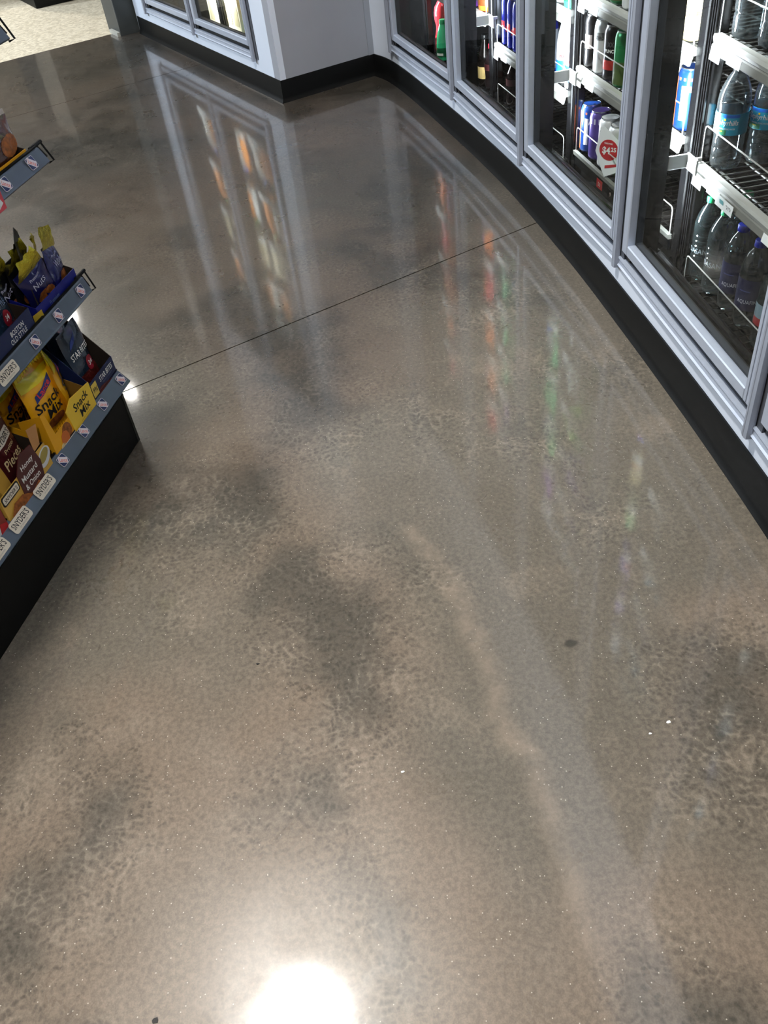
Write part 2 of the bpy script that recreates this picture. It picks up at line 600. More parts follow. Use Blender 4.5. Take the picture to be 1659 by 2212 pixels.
COVE = [(-0.004, ZB), (0.002, ZB + 0.0005), (0.0035, ZB - 0.002), (0.0045, 0.022), (0.008, 0.010), (0.013, 0.0035), (0.015, 0.0), (-0.004, 0.0)]
# right wall: low white curb under the doors, full panel at the corner, header above
wr = sweep(CURVE, [(-0.002, 0.0), (-0.002, 0.149), (-0.03, 0.149), (-0.03, 0.0)]).build('wall_right', M_WHITE)
struct(wr, 'curved white curb wall under the glass cooler doors')
cor = [q for q in CURVE if q.y > 4.37]
sweep(cor, [(-0.002, 0.149), (-0.002, CEIL), (-0.03, CEIL), (-0.03, 0.149)]).build('corner_panel', M_WHITE, wr)
sweep([q for q in CURVE if q.y < 4.385], [(-0.002, 2.06), (-0.002, CEIL), (-0.03, CEIL), (-0.03, 2.06)]).build('header_panel', M_WHITE, wr)
struct(sweep(CURVE, COVE).build('baseboard_right', M_BASE), 'black rubber cove base along the curved curb')
# return wall between the two coolers
RT = frame(A1.x, A1.y, CC.x - A1.x, CC.y - A1.y)
rl = (CC - A1).length
o = MB().box((0.0, 0.0, 0), (rl + 0.03, 0.06, CEIL)).build('wall_return', M_GREYWALL)
o.matrix_world = RT
struct(o, 'grey painted return wall between the two coolers')
MB().box((rl - 0.028, -0.006, ZB), (rl + 0.006, 0.0, CEIL)).build('corner_trim', mat('corner_trim_grey', rgb(150, 156, 166), 0.4), o)
# left cooler wall: white panel with an opening for the pair of doors
AL = (A1 - A0).length
AF = frame(A0.x, A0.y, A1.x - A0.x, A1.y - A0.y)
b = MB()
OA, OB = 0.222, 1.756
b.box((-0.02, 0, 0), (OA, 0.03, CEIL)).box((OB, 0, 0), (AL, 0.03, CEIL)).box((OA, 0, 0), (OB, 0.03, 0.152)).box((OA, 0, 2.05), (OB, 0.03, CEIL))
o = b.build('wall_left', M_WHITE)
o.matrix_world = AF
struct(o, 'white panel wall around the double glass cooler doors')
struct(sweep([A0, A1, CC], COVE).build('baseboard_left', M_BASE), 'black rubber cove base round the white corner')
# charcoal column at the far end
cf = frame(-1.211, 6.098, 0.887, 0.461)
o = MB().box((0.0, 0.0, 0), (0.139, 0.23, CEIL)).build('trim_1', M_COLUMN)
o.matrix_world = cf
struct(o, 'charcoal square column at the end of the left cooler')
MB().box((-0.003, -0.003, 0.06), (0.002, 0.002, CEIL)).build('corner_bead', mat('bead_grey', rgb(108, 112, 110), 0.5), o)
MB().box((-0.02, 0.01, 0), (-0.001, 0.16, 0.022)).build('threshold_end', mat('threshold_pale', rgb(176, 176, 168), 0.5), o)
# the rest of the shop shell
struct(MB().box((-8, -4.6, CEIL), (3, 13, CEIL + 0.1)).build('ceiling', M_CEIL), 'white suspended ceiling')
struct(MB().box((-8, -4.7, 0), (3, -4.6, CEIL)).build('wall_rear', M_ROOM), 'plain wall behind the aisle')
struct(MB().box((-8.1, -4.6, 0), (-8, 13, CEIL)).build('wall_far_left', M_ROOM), 'plain wall across the shop')
struct(MB().box((-8, 13, 0), (3, 13.1, CEIL)).build('wall_far', M_ROOM), 'plain wall beyond the entry floor')
o = MB().box((-0.05, -4.6, 0), (0.0, -0.95, CEIL)).build('wall_right_rear', M_WHITE)
o.location = (0.86, 0, 0)
struct(o, 'white wall behind the viewpoint')
# dark walk-in rooms behind both sets of doors
struct(MB().prism_z([(1.05, 4.75), (0.95, 4.85), (2.3, 5.4), (2.4, 4.75)], 0, 2.6).build('wall_cooler_end', M_COOLER), 'dark end wall inside the right cooler')
struct(MB().box((1.62, -1.3, 0), (1.7, 4.8, 2.6)).build('wall_cooler_back', M_COOLER), 'dark back wall inside the right cooler')
struct(MB().prism_z([(0.40, 4.60), (0.36, 4.70), (1.1, 5.0), (1.1, 4.85)], 0, 2.6).build('wall_cooler_corner', M_COOLER), 'dark side wall inside the right cooler')
struct(MB().prism_z([(.30, 4.72), (.40, 4.40), (.56, 3.59), (.68, 2.84), (.77, 2.07), (.81, 1.3), (.83, -1.0), (1.7, -1.0), (1.7, 4.9)], 2.25, 2.3).build('ceiling_cooler', M_COOLER), 'dark ceiling of the right cooler')
struct(MB().prism_z([(.40, 4.62), (.42, 4.40), (.58, 3.59), (.70, 2.84), (.79, 2.07), (.83, 1.3), (.85, -1.0), (1.7, -1.0), (1.7, 4.9)], 0.0, 0.03).build('floor_cooler', M_COOLER), 'dark floor of the right cooler')
o = MB().box((-0.02, 0.75, 0), (AL - 0.1, 0.8, 2.6)).box((-0.06, 0.04, 0), (-0.02, 0.8, 2.6)).box((AL - 0.2, 0.065, 0), (AL - 0.15, 0.8, 2.6)).box((-0.06, 0.04, 2.25), (AL - 0.15, 0.8, 2.3)).box((-0.06, 0.04, 0.0), (AL - 0.2, 0.75, 0.03)).build('wall_left_cooler_inside', M_COOLER)
o.matrix_world = AF
struct(o, 'dark inside of the left cooler')

# ------------------------------------------------------------------ shop ceiling lights and added fill lights
def downlight(x, y, r, k, c, label):
    t = empty('ceiling_downlight', Matrix.Translation((x, y, CEIL)))
    tag(t, label, 'ceiling light', 'recessed ceiling downlights')
    ring = MB().lathe([(r, 0.0), (r, -0.006), (r + 0.02, -0.010), (r + 0.035, -0.004), (r + 0.036, 0.0)], 32, cap=False)
    ring.build('trim_ring', M_LENSW, t)
    lm = mat('lamp_lens_%.2f_%.2f' % (k, c[0]), c, 0.5, emit=LAMP * k)
    d = MB()
    d.add([(r * math.cos(2 * math.pi * i / 32), r * math.sin(2 * math.pi * i / 32), -0.004) for i in range(32)], [tuple(range(31, -1, -1))])
    d.build('lens', lm, t)
names = ['bright downlight above the snack gondola', 'small downlight further left over the shop', 'downlight near the far charcoal column', 'downlight over the beige entry floor edge',
         'small downlight beyond the left cooler', 'added unseen fill light behind the viewpoint over the aisle', 'added unseen fill light far left behind the gondola', 'wide cool fill light added two aisles to the left', 'cool fill light added over the next aisle on the left']
for (x, y, r, k, c), nm in zip(LAMPS, names):
    downlight(x, y, r, k, c, nm)
for x, y, r, k, c in LOBBY_FILL:
    downlight(x, y, r, k, c, 'added bright light standing in for daylight on the beige entry floor')

# ------------------------------------------------------------------ cooler doors and frames
ZTOP = 2.03
def shift(mx, s):
    return mx @ Matrix.Translation((s, 0, 0))
SEGS = []        # (matrix, length) of each right-hand bay
for i in range(6):
    d = N_[i + 1] - N_[i]
    SEGS.append((frame(N_[i].x, N_[i].y, d.x, d.y), d.length))
ASEGS = [(shift(AF, 0.235), 0.757), (shift(AF, 0.992), 0.757)]

def cooler_door(mx, L, label, group):
    t = empty('cooler_door', mx)
    tag(t, label, 'door', group)
    x0, x1 = 0.029, L - 0.024
    g0, g1 = 0.062, L - 0.05
    zb, zg = 0.199, 0.227
    zt = ZTOP - 0.03
    y0, y1 = -0.012, 0.028
    MB().bbox((x0, y0, zb), (g0, y1, zt), 0.0025).build('stile', M_ALU, t)
    MB().bbox((g1, y0, zb), (x1, y1, zt), 0.0025).build('stile', M_ALU, t)
    MB().bbox((g0, y0 + 0.0005, zb), (g1, y1, zg), 0.0025).build('bottom_rail', M_ALU, t)
    MB().bbox((g0, y0 + 0.0005, zt - 0.03), (g1, y1, zt), 0.0025).build('top_rail', M_ALU, t)
    # fine ridges along the near stile
    MB().box((g1 + 0.012, y0 - 0.0012, zb + 0.004), (g1 + 0.0145, y0 + 0.001, zt - 0.004)).build('ridge', M_ALU2, t)
    gl = MB().box((g0 - 0.004, 0.006, zg - 0.004), (g1 + 0.004, 0.009, zt - 0.026)).build('glass_pane', M_GLASS, t)
    k = MB()
    for a, c in (((g0, 0.009, zg), (g1, 0.026, zg + 0.006)), ((g0, 0.009, zt - 0.036), (g1, 0.026, zt - 0.03)),
                 ((g0, 0.009, zg + 0.006), (g0 + 0.006, 0.026, zt - 0.036)), ((g1 - 0.006, 0.009, zg + 0.006), (g1, 0.026, zt - 0.036))):
        k.box(a, c)
    k.build('glazing_gasket', M_RUBBER, t)
    MB().bbox((x0 + 0.004, 0.0, 0.175), (x0 + 0.018, 0.022, 0.1985), 0.002).bbox((x0 + 0.02, -0.004, 0.181), (x0 + 0.044, 0.02, 0.1985), 0.002).build('pivot_hinge', M_BLACK, t)
    MB().box((x0 + 0.03, 0.010, 0.186), (x1 - 0.004, 0.026, zb)).build('sweep_gasket', M_RUBBER, t)
    MB().bbox((g1 + 0.002, -0.045, 0.95), (g1 + 0.022, -0.028, 1.28), 0.004).bbox((g1 + 0.004, -0.03, 0.97), (g1 + 0.02, y0, 0.99), 0.002).bbox((g1 + 0.004, -0.03, 1.24), (g1 + 0.02, y0, 1.26), 0.002).build('handle', M_ALU2, t)
    return t

SILL = [(-0.002, 0.147), (-0.011, 0.1475), (-0.012, 0.150), (-0.008, 0.1535), (-0.007, 0.165), (-0.010, 0.168), (-0.009, 0.1725), (0.004, 0.1735), (0.012, 0.170), (0.03, 0.170), (0.03, 0.147)]
INNER = [(0.030, 0.200), (0.036, 0.208), (0.044, 0.206), (0.047, 0.196), (0.058, 0.192), (0.062, 0.198), (0.070, 0.194), (0.075, 0.178), (0.100, 0.160), (0.106, 0.164), (0.114, 0.160), (0.118, 0.146), (0.150, 0.105), (0.150, 0.04), (0.030, 0.04)]
def cooler_frame(segs, label, ends):
    t = empty('cooler_frame', segs[0][0])
    tag(t, label, 'frame')
    inv = segs[0][0].inverted()
    def part(b, name, m, mx):
        o = b.build(name, m, t)
        o.matrix_local = inv @ mx
        return o
    for k, (mx, L) in enumerate(segs):
        part(MB().prism_x(SILL, 0.006, L - 0.018), 'sill', M_ALU, mx)
        part(MB().prism_x(INNER, 0.0, L), 'inner_sill', M_BLACK, mx)
        part(MB().box((0.0, -0.004, ZTOP - 0.025), (L, 0.06, ZTOP + 0.035)), 'head_rail', M_ALU, mx)
        part(MB().box((0.03, 0.012, 0.1715), (L - 0.02, 0.03, 0.185)), 'gap_shade', M_RUBBER, mx)  # dark strip standing in for the shade in the gap under the door
    nodes = [(mx, 0.0) for mx, L in segs] + [(segs[-1][0], segs[-1][1])]
    for k, (mx, s) in enumerate(nodes):
        m2 = shift(mx, s)
        first, last = k == 0 and ends[0], k == len(nodes) - 1 and ends[1]
        # cover strip with a shallow groove
        part(MB().prism_z([(-0.019, -0.006), (-0.018, -0.018), (-0.008, -0.021), (-0.0065, -0.0195), (-0.005, -0.021), (0.004, -0.019), (0.006, -0.006)], 0.140, ZTOP), 'mullion_cover', M_ALU2, m2)
        part(MB().box((-0.030, -0.004, 0.150), (0.030, 0.032, ZTOP)), 'mullion_face', M_ALUD, m2)
        part(MB().box((-0.030, 0.032, 0.150), (0.030, 0.070, ZTOP)).box((-0.030, 0.070, 0.150), (-0.024, 0.086, ZTOP)).box((0.024, 0.070, 0.150), (0.030, 0.086, ZTOP)), 'mullion_box', M_BLACK, m2)
        part(MB().quad((-0.014, 0.076, 0.24), (-0.014, 0.076, 1.95), (0.014, 0.076, 1.95), (0.014, 0.076, 0.24)), 'light_lens', M_LED, m2)
    return t
cooler_frame(SEGS, 'satin aluminium frame and mullions of the curved cooler front', (True, False))
cooler_frame(ASEGS, 'satin aluminium frame of the left double cooler', (True, True))
GD = 'glass cooler doors along the curved front'
DL = ['cooler door nearest the inside corner with red bottles behind', 'cooler door with blue slim cans behind the glass', 'cooler door with tall energy cans and a red price sign behind',
      'large near cooler door with water bottles behind', 'cooler door cut off by the right edge of the photo', 'cooler door beside the viewpoint outside the frame']
for (mx, L), l in list(zip(SEGS, DL))[:5]:
    cooler_door(mx, L, l, GD)
cooler_door(*ASEGS[0], 'far door of the left double cooler beside the charcoal column', 'doors of the left cooler')
cooler_door(*ASEGS[1], 'near door of the left double cooler with bright jugs behind', 'doors of the left cooler')

# ------------------------------------------------------------------ racks inside the coolers
YF = 0.158         # front of the shelves behind the door plane
def rack(mx, L, shelves, label, group, tags=True, depth=0.42):
    t = empty('drink_rack', mx)
    tag(t, label, 'rack', group)
    xs0, xs1 = 0.045, L - 0.045
    for sx in (0.006, L - 0.040):
        for yy in (YF + 0.004, YF + depth - 0.03):
            MB().bbox((sx, yy, 0.03), (sx + 0.034, yy + 0.026, 2.02), 0.003).build('post', M_BLACKG, t)
    # ribbed plastic edging on the near posts
    for q in range(3):
        MB().box((0.008 + q * 0.011, YF - 0.001, 0.15), (0.012 + q * 0.011, YF + 0.004, 2.0)).build('post_rib', M_BLACKG, t)
    for z, fence, low in shelves:
        sh = MB()
        nx = 24
        for q in range(nx + 1):
            x = xs0 + (xs1 - xs0) * q / nx
            sh.box((x - 0.0013, YF + 0.004, z - 0.0026), (x + 0.0013, YF + depth, z))
        for q in range(6):
            y = YF + 0.03 + (depth - 0.04) * q / 5
            sh.box((xs0, y - 0.0018, z - 0.0062), (xs1, y + 0.0018, z - 0.0026))
        s = sh.build('wire_shelf', M_BLACK if low else M_WIRE, t)
        if low:
            MB().prism_x([(YF - 0.006, z + 0.001), (YF - 0.004, z - 0.012), (YF + 0.006, z - 0.012), (YF + 0.006, z + 0.001)], xs0, xs1).build('front_rail', M_CHANG, t)
            MB().prism_x([(YF - 0.004, z - 0.012), (YF - 0.002, z - 0.042), (YF + 0.004, z - 0.042), (YF + 0.004, z - 0.012)], xs0 + 0.01, xs1).build('price_channel', M_BLACK, t)
        else:
            MB().prism_x([(YF - 0.007, z + 0.004), (YF - 0.009, z - 0.004), (YF - 0.006, z - 0.013), (YF + 0.010, z - 0.013), (YF + 0.010, z + 0.004)], xs0, xs1).build('front_rail', M_CHAN, t)
            pc = MB().prism_x([(YF - 0.005, z - 0.014), (YF - 0.008, z - 0.017), (YF - 0.011, z - 0.031), (YF - 0.009, z - 0.034), (YF - 0.004, z - 0.034), (YF + 0.002, z - 0.014)], xs0, xs1).build('price_channel', M_CHANG, t)
            for q, (ta, tb) in enumerate(((0.0, 0.05), (0.082, 0.145), (0.36, 0.43), (0.5, 0.56))):
                if xs0 + tb < xs1:
                    MB().add([(xs0 + ta, YF - 0.0088, z - 0.0165), (xs0 + tb, YF - 0.0088, z - 0.0165), (xs0 + tb, YF - 0.0122, z - (0.036 if q else 0.047)), (xs0 + ta, YF - 0.0122, z - (0.036 if q else 0.047))], [(3, 2, 1, 0)]).build('price_tag', M_TAG, pc)
        if fence:
            h, r = fence, 0.010
            f0, f1 = xs0 + 0.006, xs1 - 0.006
            yv = YF + 0.002
            pts = [(f0, yv, z - 0.004), (f0, yv, z + h - r), (f0 + r * 0.3, yv, z + h - r * 0.3), (f0 + r, yv, z + h), (f1 - r, yv, z + h), (f1 - r * 0.3, yv, z + h - r * 0.3), (f1, yv, z + h - r), (f1, yv, z - 0.004)]
            MB().tube(pts, 0.0017, 6).build('front_guard', M_FENCE, t)
    return t
def bracket(mx, z, label):
    """white clip that ties the shelf to the mullion"""
    t = MB().bbox((0.026, 0.087, z), (0.031, 0.138, z + 0.034), 0.001).bbox((0.026, 0.134, z - 0.002), (0.082, 0.139, z + 0.036), 0.001).bbox((0.05, 0.139, z + 0.02), (0.056, 0.16, z + 0.03), 0.001).build('shelf_clip', mat('clip_white', rgb(206, 208, 206), 0.45))
    t.matrix_world = mx
    tag(t, label, 'clip', 'white shelf clips')
R4 = [(0.100, 0.068, True), (0.404, 0.092, False), (0.687, 0.09, False), (0.95, 0.08, False), (1.21, 0.08, False), (1.47, 0.08, False), (1.72, 0.0, False)]
R3 = [(0.176, 0.075, True), (0.429, 0.075, False), (0.632, 0.07, False), (0.86, 0.07, False), (1.10, 0.07, False), (1.34, 0.07, False), (1.58, 0.0, False)]
R2 = [(0.112, 0.075, True), (0.327, 0.07, False), (0.56, 0.07, False), (0.80, 0.07, False), (1.04, 0.07, False), (1.28, 0.07, False), (1.54, 0.0, False)]
R1 = [(0.112, 0.0, True), (0.40, 0.07, False), (0.66, 0.07, False), (0.92, 0.07, False), (1.18, 0.07, False), (1.46, 0.0, False)]
RA = [(0.112, 0.0, True), (0.46, 0.05, False), (0.80, 0.05, False), (1.12, 0.05, False), (1.44, 0.05, False), (1.72, 0.0, False)]
GR = 'wire drink racks behind the cooler doors'
for (mx, L), sh, l in zip(SEGS, (R1, R2, R3, R4), ('drink rack behind the door nearest the inside corner', 'drink rack with blue slim cans on its lower shelf', 'drink rack with tall energy cans on two shelves', 'drink rack with large water bottles and green caps')):
    rack(mx, L, sh, l, GR)
rack(*ASEGS[0], RA, 'drink rack behind the far left cooler door', GR)
rack(*ASEGS[1], RA, 'drink rack behind the near left cooler door', GR)
bracket(SEGS[3][0], 0.392, 'white shelf clip beside the large water bottles')
bracket(SEGS[2][0], 0.388, 'white shelf clip beside the tall energy cans')
bracket(SEGS[1][0], 0.392, 'white shelf clip beside the blue slim cans')

# ------------------------------------------------------------------ drinks
M_PET = glassy('clear_pet', (0.86, 0.89, 0.90, 1), base=0.05, edge=0.75, gloss_rough=0.06, haze=rgb(190, 198, 200), haze_amt=0.05)
M_PETB = glassy('tinted_pet', (0.60, 0.70, 0.72, 1), base=0.04, edge=0.6, gloss_rough=0.06, haze=rgb(110, 128, 130), haze_amt=0.05)
M_WATER = glassy('water', (0.82, 0.88, 0.90, 1), base=0.03, edge=0.5, gloss_rough=0.02)
M_CAPW = mat('cap_white', rgb(236, 238, 240), 0.4)
M_CAPG = mat('cap_green', rgb(24, 150, 92), 0.4)
M_CAPB = mat('cap_blue', rgb(26, 48, 176), 0.35)
M_CAPR = mat('cap_red', rgb(196, 28, 52), 0.4)
M_LIDS = mat('can_end_silver', rgb(200, 202, 204), 0.25, metal=0.9)
M_NAVY = mat('label_navy', rgb(22, 26, 62), 0.4)
M_TEAL = mat('label_teal', rgb(24, 160, 196), 0.4)
M_TEALD = mat('label_green', rgb(40, 130, 90), 0.4)
def colr(name, r, g, b, rough=0.35, **k):
    return mat(name, rgb(r, g, b), rough, **k)
FRONT = math.radians(-52)
PROTO = {}
def proto(kind):
    """list of (part name, mesh, index of parent part or -1)"""
    if kind in PROTO:
        return PROTO[kind]
    P = []
    def put(name, b, m, par=0):
        P.append((name, b.mesh(name, m), par if P else -1))
        return len(P) - 1
    def wrap(name, body, r, ang, z, wd, ht, m, par, bold=0.0, shear=0.0):
        vs_, fs_ = text_geo(body, bold, shear)
        put(name, MB().add([(r * math.cos(ang + x * wd / r), r * math.sin(ang + x * wd / r), z + y * ht) for x, y in vs_], fs_), m, par)
    def can(r, h, col, bands=(), metal=0.35):
        put('body', MB().lathe([(r * .70, 0.0), (r * .78, 0.001), (r * .97, 0.008), (r, 0.013), (r, h - .020), (r * .93, h - .010), (r * .84, h - .005), (r * .86, h - .0015), (r * .84, h - .0005)], 24), col)
        put('can_end', MB().lathe([(r * .85, h - .0035), (r * .86, h), (r * .80, h + .0005), (r * .77, h - .004), (0.0008, h - .004)], 24, cap=False), M_LIDS)
        put('pull_tab', MB().bbox((-.006, -.002, h - .004), (.006, .012, h - .002), .001), M_LIDS)
        for nm, a0, a1, z0, z1, mm in bands:
            put(nm, cyl_patch(r + .0004, math.radians(a0), math.radians(a1), z0, z1), mm)
    def bottle(prof, m, seg=24):
        put('body', MB().lathe(prof, seg), m)
    def cap(r, z0, h, m):
        pr = [(r * .96, z0), (r, z0 + .001), (r, z0 + h - .002), (r * .92, z0 + h), (.001, z0 + h)]
        put('cap', MB().lathe(pr, 20), m)
    k = kind
    if k in ('spring_water', 'spring_water_plain'):
        H = .262
        bottle([(.018, .004), (.028, .0), (.034, .003), (.0375, .012), (.0375, .026), (.0355, .030), (.0375, .034), (.0375, .050), (.0355, .054), (.0375, .058), (.0375, .078), (.0365, .082), (.0380, .086), (.0385, .15), (.0390, .160), (.0378, .180), (.033, .200), (.024, .222), (.0155, .236), (.0135, .243), (.0135, H - .015)], M_PET)
        cap(.0150, H - .018, .018, M_CAPW)
        put('water', MB().lathe([(.02, .006), (.032, .006), (.036, .014), (.036, .17), (.034, .172)], 20), M_WATER)
        lb = put('label_band', cyl_patch(.0392, 0, 2 * math.pi, .092, .145, 40), M_TEAL)
        put('label_art', cyl_patch(.0394, FRONT - 1.35, FRONT - .95, .093, .144), colr('label_white', 220, 236, 240), lb)
        put('label_art', cyl_patch(.0394, FRONT - .95, FRONT + .2, .093, .106), M_TEALD, lb)
        put('label_art', cyl_patch(.0394, FRONT - .95, FRONT + .9, .136, .144), colr('label_blue', 20, 96, 190), lb)
        if k == 'spring_water':
            wrap('lettering', 'Zephyrhills', .0397, FRONT + .05, .122, .064, .017, M_INKW, lb, 0.01, 0.15)
            wrap('lettering', 'NATURAL SPRING WATER', .0397, FRONT + .15, .1085, .044, .0042, M_INKW, lb)
            put('label_art', cyl_patch(.0397, FRONT - .35, FRONT - .05, .1005, .1035, 4), colr('label_yellow', 228, 214, 60), lb)
            put('label_art', cyl_patch(.0397, FRONT - .02, FRONT + .1, .129, .134, 4), colr('label_sun', 240, 190, 40), lb)
    elif k == 'tall_clear':
        H = .30
        bottle([(.02, .003), (.03, 0), (.037, .004), (.039, .015), (.039, .05), (.0365, .056), (.039, .062), (.039, .10), (.034, .135), (.031, .15), (.034, .165), (.039, .19), (.038, .215), (.030, .245), (.017, .272), (.0135, .28), (.0135, H - .014)], M_PET)
        cap(.015, H - .017, .017, M_CAPW)
        put('water', MB().lathe([(.02, .006), (.035, .006), (.037, .015), (.037, .1), (.030, .15), (.036, .19), (.035, .215)], 20), M_WATER)
    elif k == 'green_cap':
        H = .258
        pr = [(.018, .006), (.026, .0), (.032, .003), (.0365, .014)]
        z = .022
        while z < .15:
            pr += [(.0370, z), (.0370, z + .009), (.0350, z + .0115), (.0350, z + .0135)]
            z += .016
        pr += [(.0372, .160), (.0368, .178), (.032, .202), (.023, .224), (.0150, .236), (.0135, .242), (.0135, H - .014)]
        bottle(pr, M_PETB)
        cap(.0150, H - .018, .018, M_CAPG)
        wrap('lettering', 'DASANI', .0375, FRONT - .1, .098, .062, .016, colr('label_pale', 150, 160, 166), 0, 0.0)
    elif k == 'blue_cap':
        H = .252
        bottle([(.016, .006), (.024, .0), (.030, .003), (.0355, .014), (.037, .035), (.037, .158), (.0365, .176), (.031, .200), (.023, .220), (.0150, .230), (.0135, .236), (.0135, H - .014)], M_PETB)
        cap(.0155, H - .018, .018, M_CAPB)
        lb = put('label_band', cyl_patch(.0374, 0, 2 * math.pi, .062, .152, 40), M_NAVY)
        wrap('lettering', 'AQUAFINA', .0378, FRONT + .25, .088, .060, .013, colr('label_silver', 190, 192, 205), lb)
        put('label_art', cyl_patch(.0378, FRONT - .5, FRONT + .3, .118, .121), colr('label_mountain', 60, 70, 120), lb)
    elif k == 'red_blue_label':
        H = .245
        bottle([(.018, .005), (.026, .0), (.033, .004), (.0365, .02), (.0365, .165), (.031, .190), (.02, .215), (.0135, .226), (.0135, H - .014)], M_PETB)
        cap(.0150, H - .018, .018, M_CAPW)
        lb = put('label_band', cyl_patch(.0369, 0, 2 * math.pi, .07, .13, 36), colr('label_paleblue', 120, 140, 150))
        put('label_art', cyl_patch(.0372, FRONT - 1.0, FRONT + .9, .07, .092), colr('label_red', 150, 50, 54), lb)
    elif k == 'dark_soda':
        H = .17
        bottle([(.014, .004), (.022, .0), (.027, .004), (.029, .02), (.027, .05), (.029, .075), (.029, .1), (.024, .122), (.015, .140), (.012, .146), (.012, H - .012)], mat('cola_bottle', rgb(14, 8, 8), 0.12))
        cap(.0135, H - .016, .016, M_CAPR)
        put('label_band', cyl_patch(.0297, 0, 2 * math.pi, .076, .1, 30), colr('cola_label', 40, 12, 14))
    elif k == 'yellow_label_dark':
        H = .19
        bottle([(.014, .004), (.024, .0), (.03, .004), (.031, .02), (.031, .1), (.028, .122), (.017, .152), (.013, .16), (.013, H - .012)], mat('tea_bottle', rgb(16, 12, 10), 0.12))
        cap(.0145, H - .016, .016, M_BLACK)
        put('label_band', cyl_patch(.0315, 0, 2 * math.pi, .03, .075, 30), colr('tan_label', 176, 150, 96))
    elif k in ('red_drink', 'orange_drink', 'purple_drink', 'green_drink'):
        c = {'red_drink': (188, 44, 50), 'orange_drink': (214, 108, 34), 'purple_drink': (92, 40, 120), 'green_drink': (46, 160, 104)}[k]
        H = .235
        bottle([(.024, .004), (.034, .0), (.041, .005), (.043, .02), (.043, .07), (.040, .085), (.037, .1), (.0375, .115), (.043, .14), (.044, .165), (.040, .190), (.027, .210), (.019, .217), (.019, H - .018)], mat(k + '_liquid', rgb(*c), 0.15, coat=0.6))
        cap(.021, H - .022, .022, {'red_drink': M_CAPW, 'orange_drink': mat('cap_orange', rgb(230, 120, 20), .4), 'purple_drink': M_CAPW, 'green_drink': M_CAPG}[k])
        lb = put('label_band', cyl_patch(.0435, 0, 2 * math.pi, .022, .068, 32), colr(k + '_label', int(c[0] * .45), int(c[1] * .45), int(c[2] * .45)))
    elif k == 'green_bottle':
        H = .165
        bottle([(.016, .004), (.024, .0), (.029, .004), (.031, .02), (.030, .06), (.026, .1), (.018, .13), (.013, .142), (.012, H - .014)], mat('green_glass_drink', rgb(52, 176, 120), 0.2, coat=0.5))
        cap(.0135, H - .018, .018, M_CAPG)
        lb = put('label_band', cyl_patch(.0312, 0, 2 * math.pi, .018, .055, 30), colr('dark_green_label', 26, 96, 62))
        put('label_art', cyl_patch(.0316, FRONT - .6, FRONT + .5, .024, .034), M_INKW, lb)
    elif k == 'slim_blue':
        r, h = .0265, .165
        can(r, h, mat('slim_blue', rgb(30, 40, 150), .25, metal=.6), [('silver_panel', -20, 50, .02, .14, mat('slim_silver', rgb(196, 200, 214), .25, metal=.7)), ('silver_panel', -200, -130, .02, .14, mat('slim_silver', rgb(196, 200, 214), .25, metal=.7)),
                                                      ('red_mark', -110, -55, .062, .086, colr('slim_red', 200, 40, 50)), ('red_mark', -45, -5, .05, .07, colr('slim_red', 200, 40, 50))])
    elif k == 'can_white':
        can(.033, .155, mat('can_white_b', rgb(226, 228, 228), .3, metal=.3), [('grey_panel', -110, -30, .10, .122, colr('can_grey', 120, 122, 122))])
        wrap('lettering', 'ZERO', .0336, FRONT, .108, .03, .009, M_INK, 0, .02)
    elif k == 'can_punch':
        can(.033, .155, mat('can_black_b', rgb(20, 18, 20), .28, metal=.3), [('red_flash', -120, -30, .035, .062, colr('can_red', 178, 40, 36))])
        wrap('lettering', 'PUNCH', .0337, FRONT, .088, .036, .010, M_INKW, 0, .02)
        wrap('lettering', 'XX', .0337, FRONT, .106, .02, .013, colr('can_grey2', 90, 88, 92), 0, .02)
    elif k == 'can_green':
        can(.033, .155, mat('can_green_b', rgb(14, 122, 66), .28, metal=.4), [('black_panel', -150, 30, .012, .075, colr('can_olive', 64, 84, 34))])
    elif k == 'can_lime':
        can(.033, .155, mat('can_lime_b', rgb(120, 214, 54), .28, metal=.3), [('black_panel', -100, -40, .05, .11, colr('can_blk', 18, 20, 16))])
    elif k == 'can_white_green':
        can(.033, .155, mat('can_wg', rgb(232, 236, 232), .3, metal=.2), [('green_panel', -180, 180, .013, .066, colr('can_lime2', 124, 220, 60)), ('grey_panel', -95, -30, .07, .112, colr('can_grey3', 78, 82, 84)), ('dark_rim', -180, 180, .122, .127, M_BLACK)])
    elif k == 'can_blue_orange':
        can(.033, .155, mat('can_bluenavy', rgb(24, 66, 140), .28, metal=.3), [('orange_stripe', -120, -90, .013, .135, colr('can_orange', 226, 110, 58)), ('white_stripe', -62, -38, .03, .115, M_INKW), ('orange_band', -180, 180, .127, .134, colr('can_orange', 226, 110, 58))])
        wrap('lettering', 'A', .0337, FRONT + .5, .105, .02, .02, M_INKW, 0, .03)
    elif k == 'can_purple':
        can(.033, .155, mat('can_purple_b', rgb(74, 56, 126), .3, metal=.3), [('lilac_panel', -180, 180, .118, .135, colr('can_lilac', 200, 198, 214))])
    elif k == 'can_claw':
        can(.033, .155, mat('can_white_c', rgb(222, 222, 222), .3, metal=.3), [('claw_mark', -84, -76, .04, .12, M_INK), ('claw_mark', -66, -58, .03, .125, M_INK), ('claw_mark', -48, -40, .045, .115, M_INK)])
    elif k == 'can_dark':
        can(.033, .155, mat('can_dark_b', rgb(26, 24, 26), .25, metal=.4), [('grey_panel', -90, -40, .06, .10, colr('can_grey4', 110, 100, 96))])
    elif k == 'can_juice':
        can(.033, .155, mat('can_cream', rgb(240, 220, 166), .3, metal=.1), [('yellow_panel', -180, 180, .10, .13, colr('can_yellow', 246, 206, 110))])
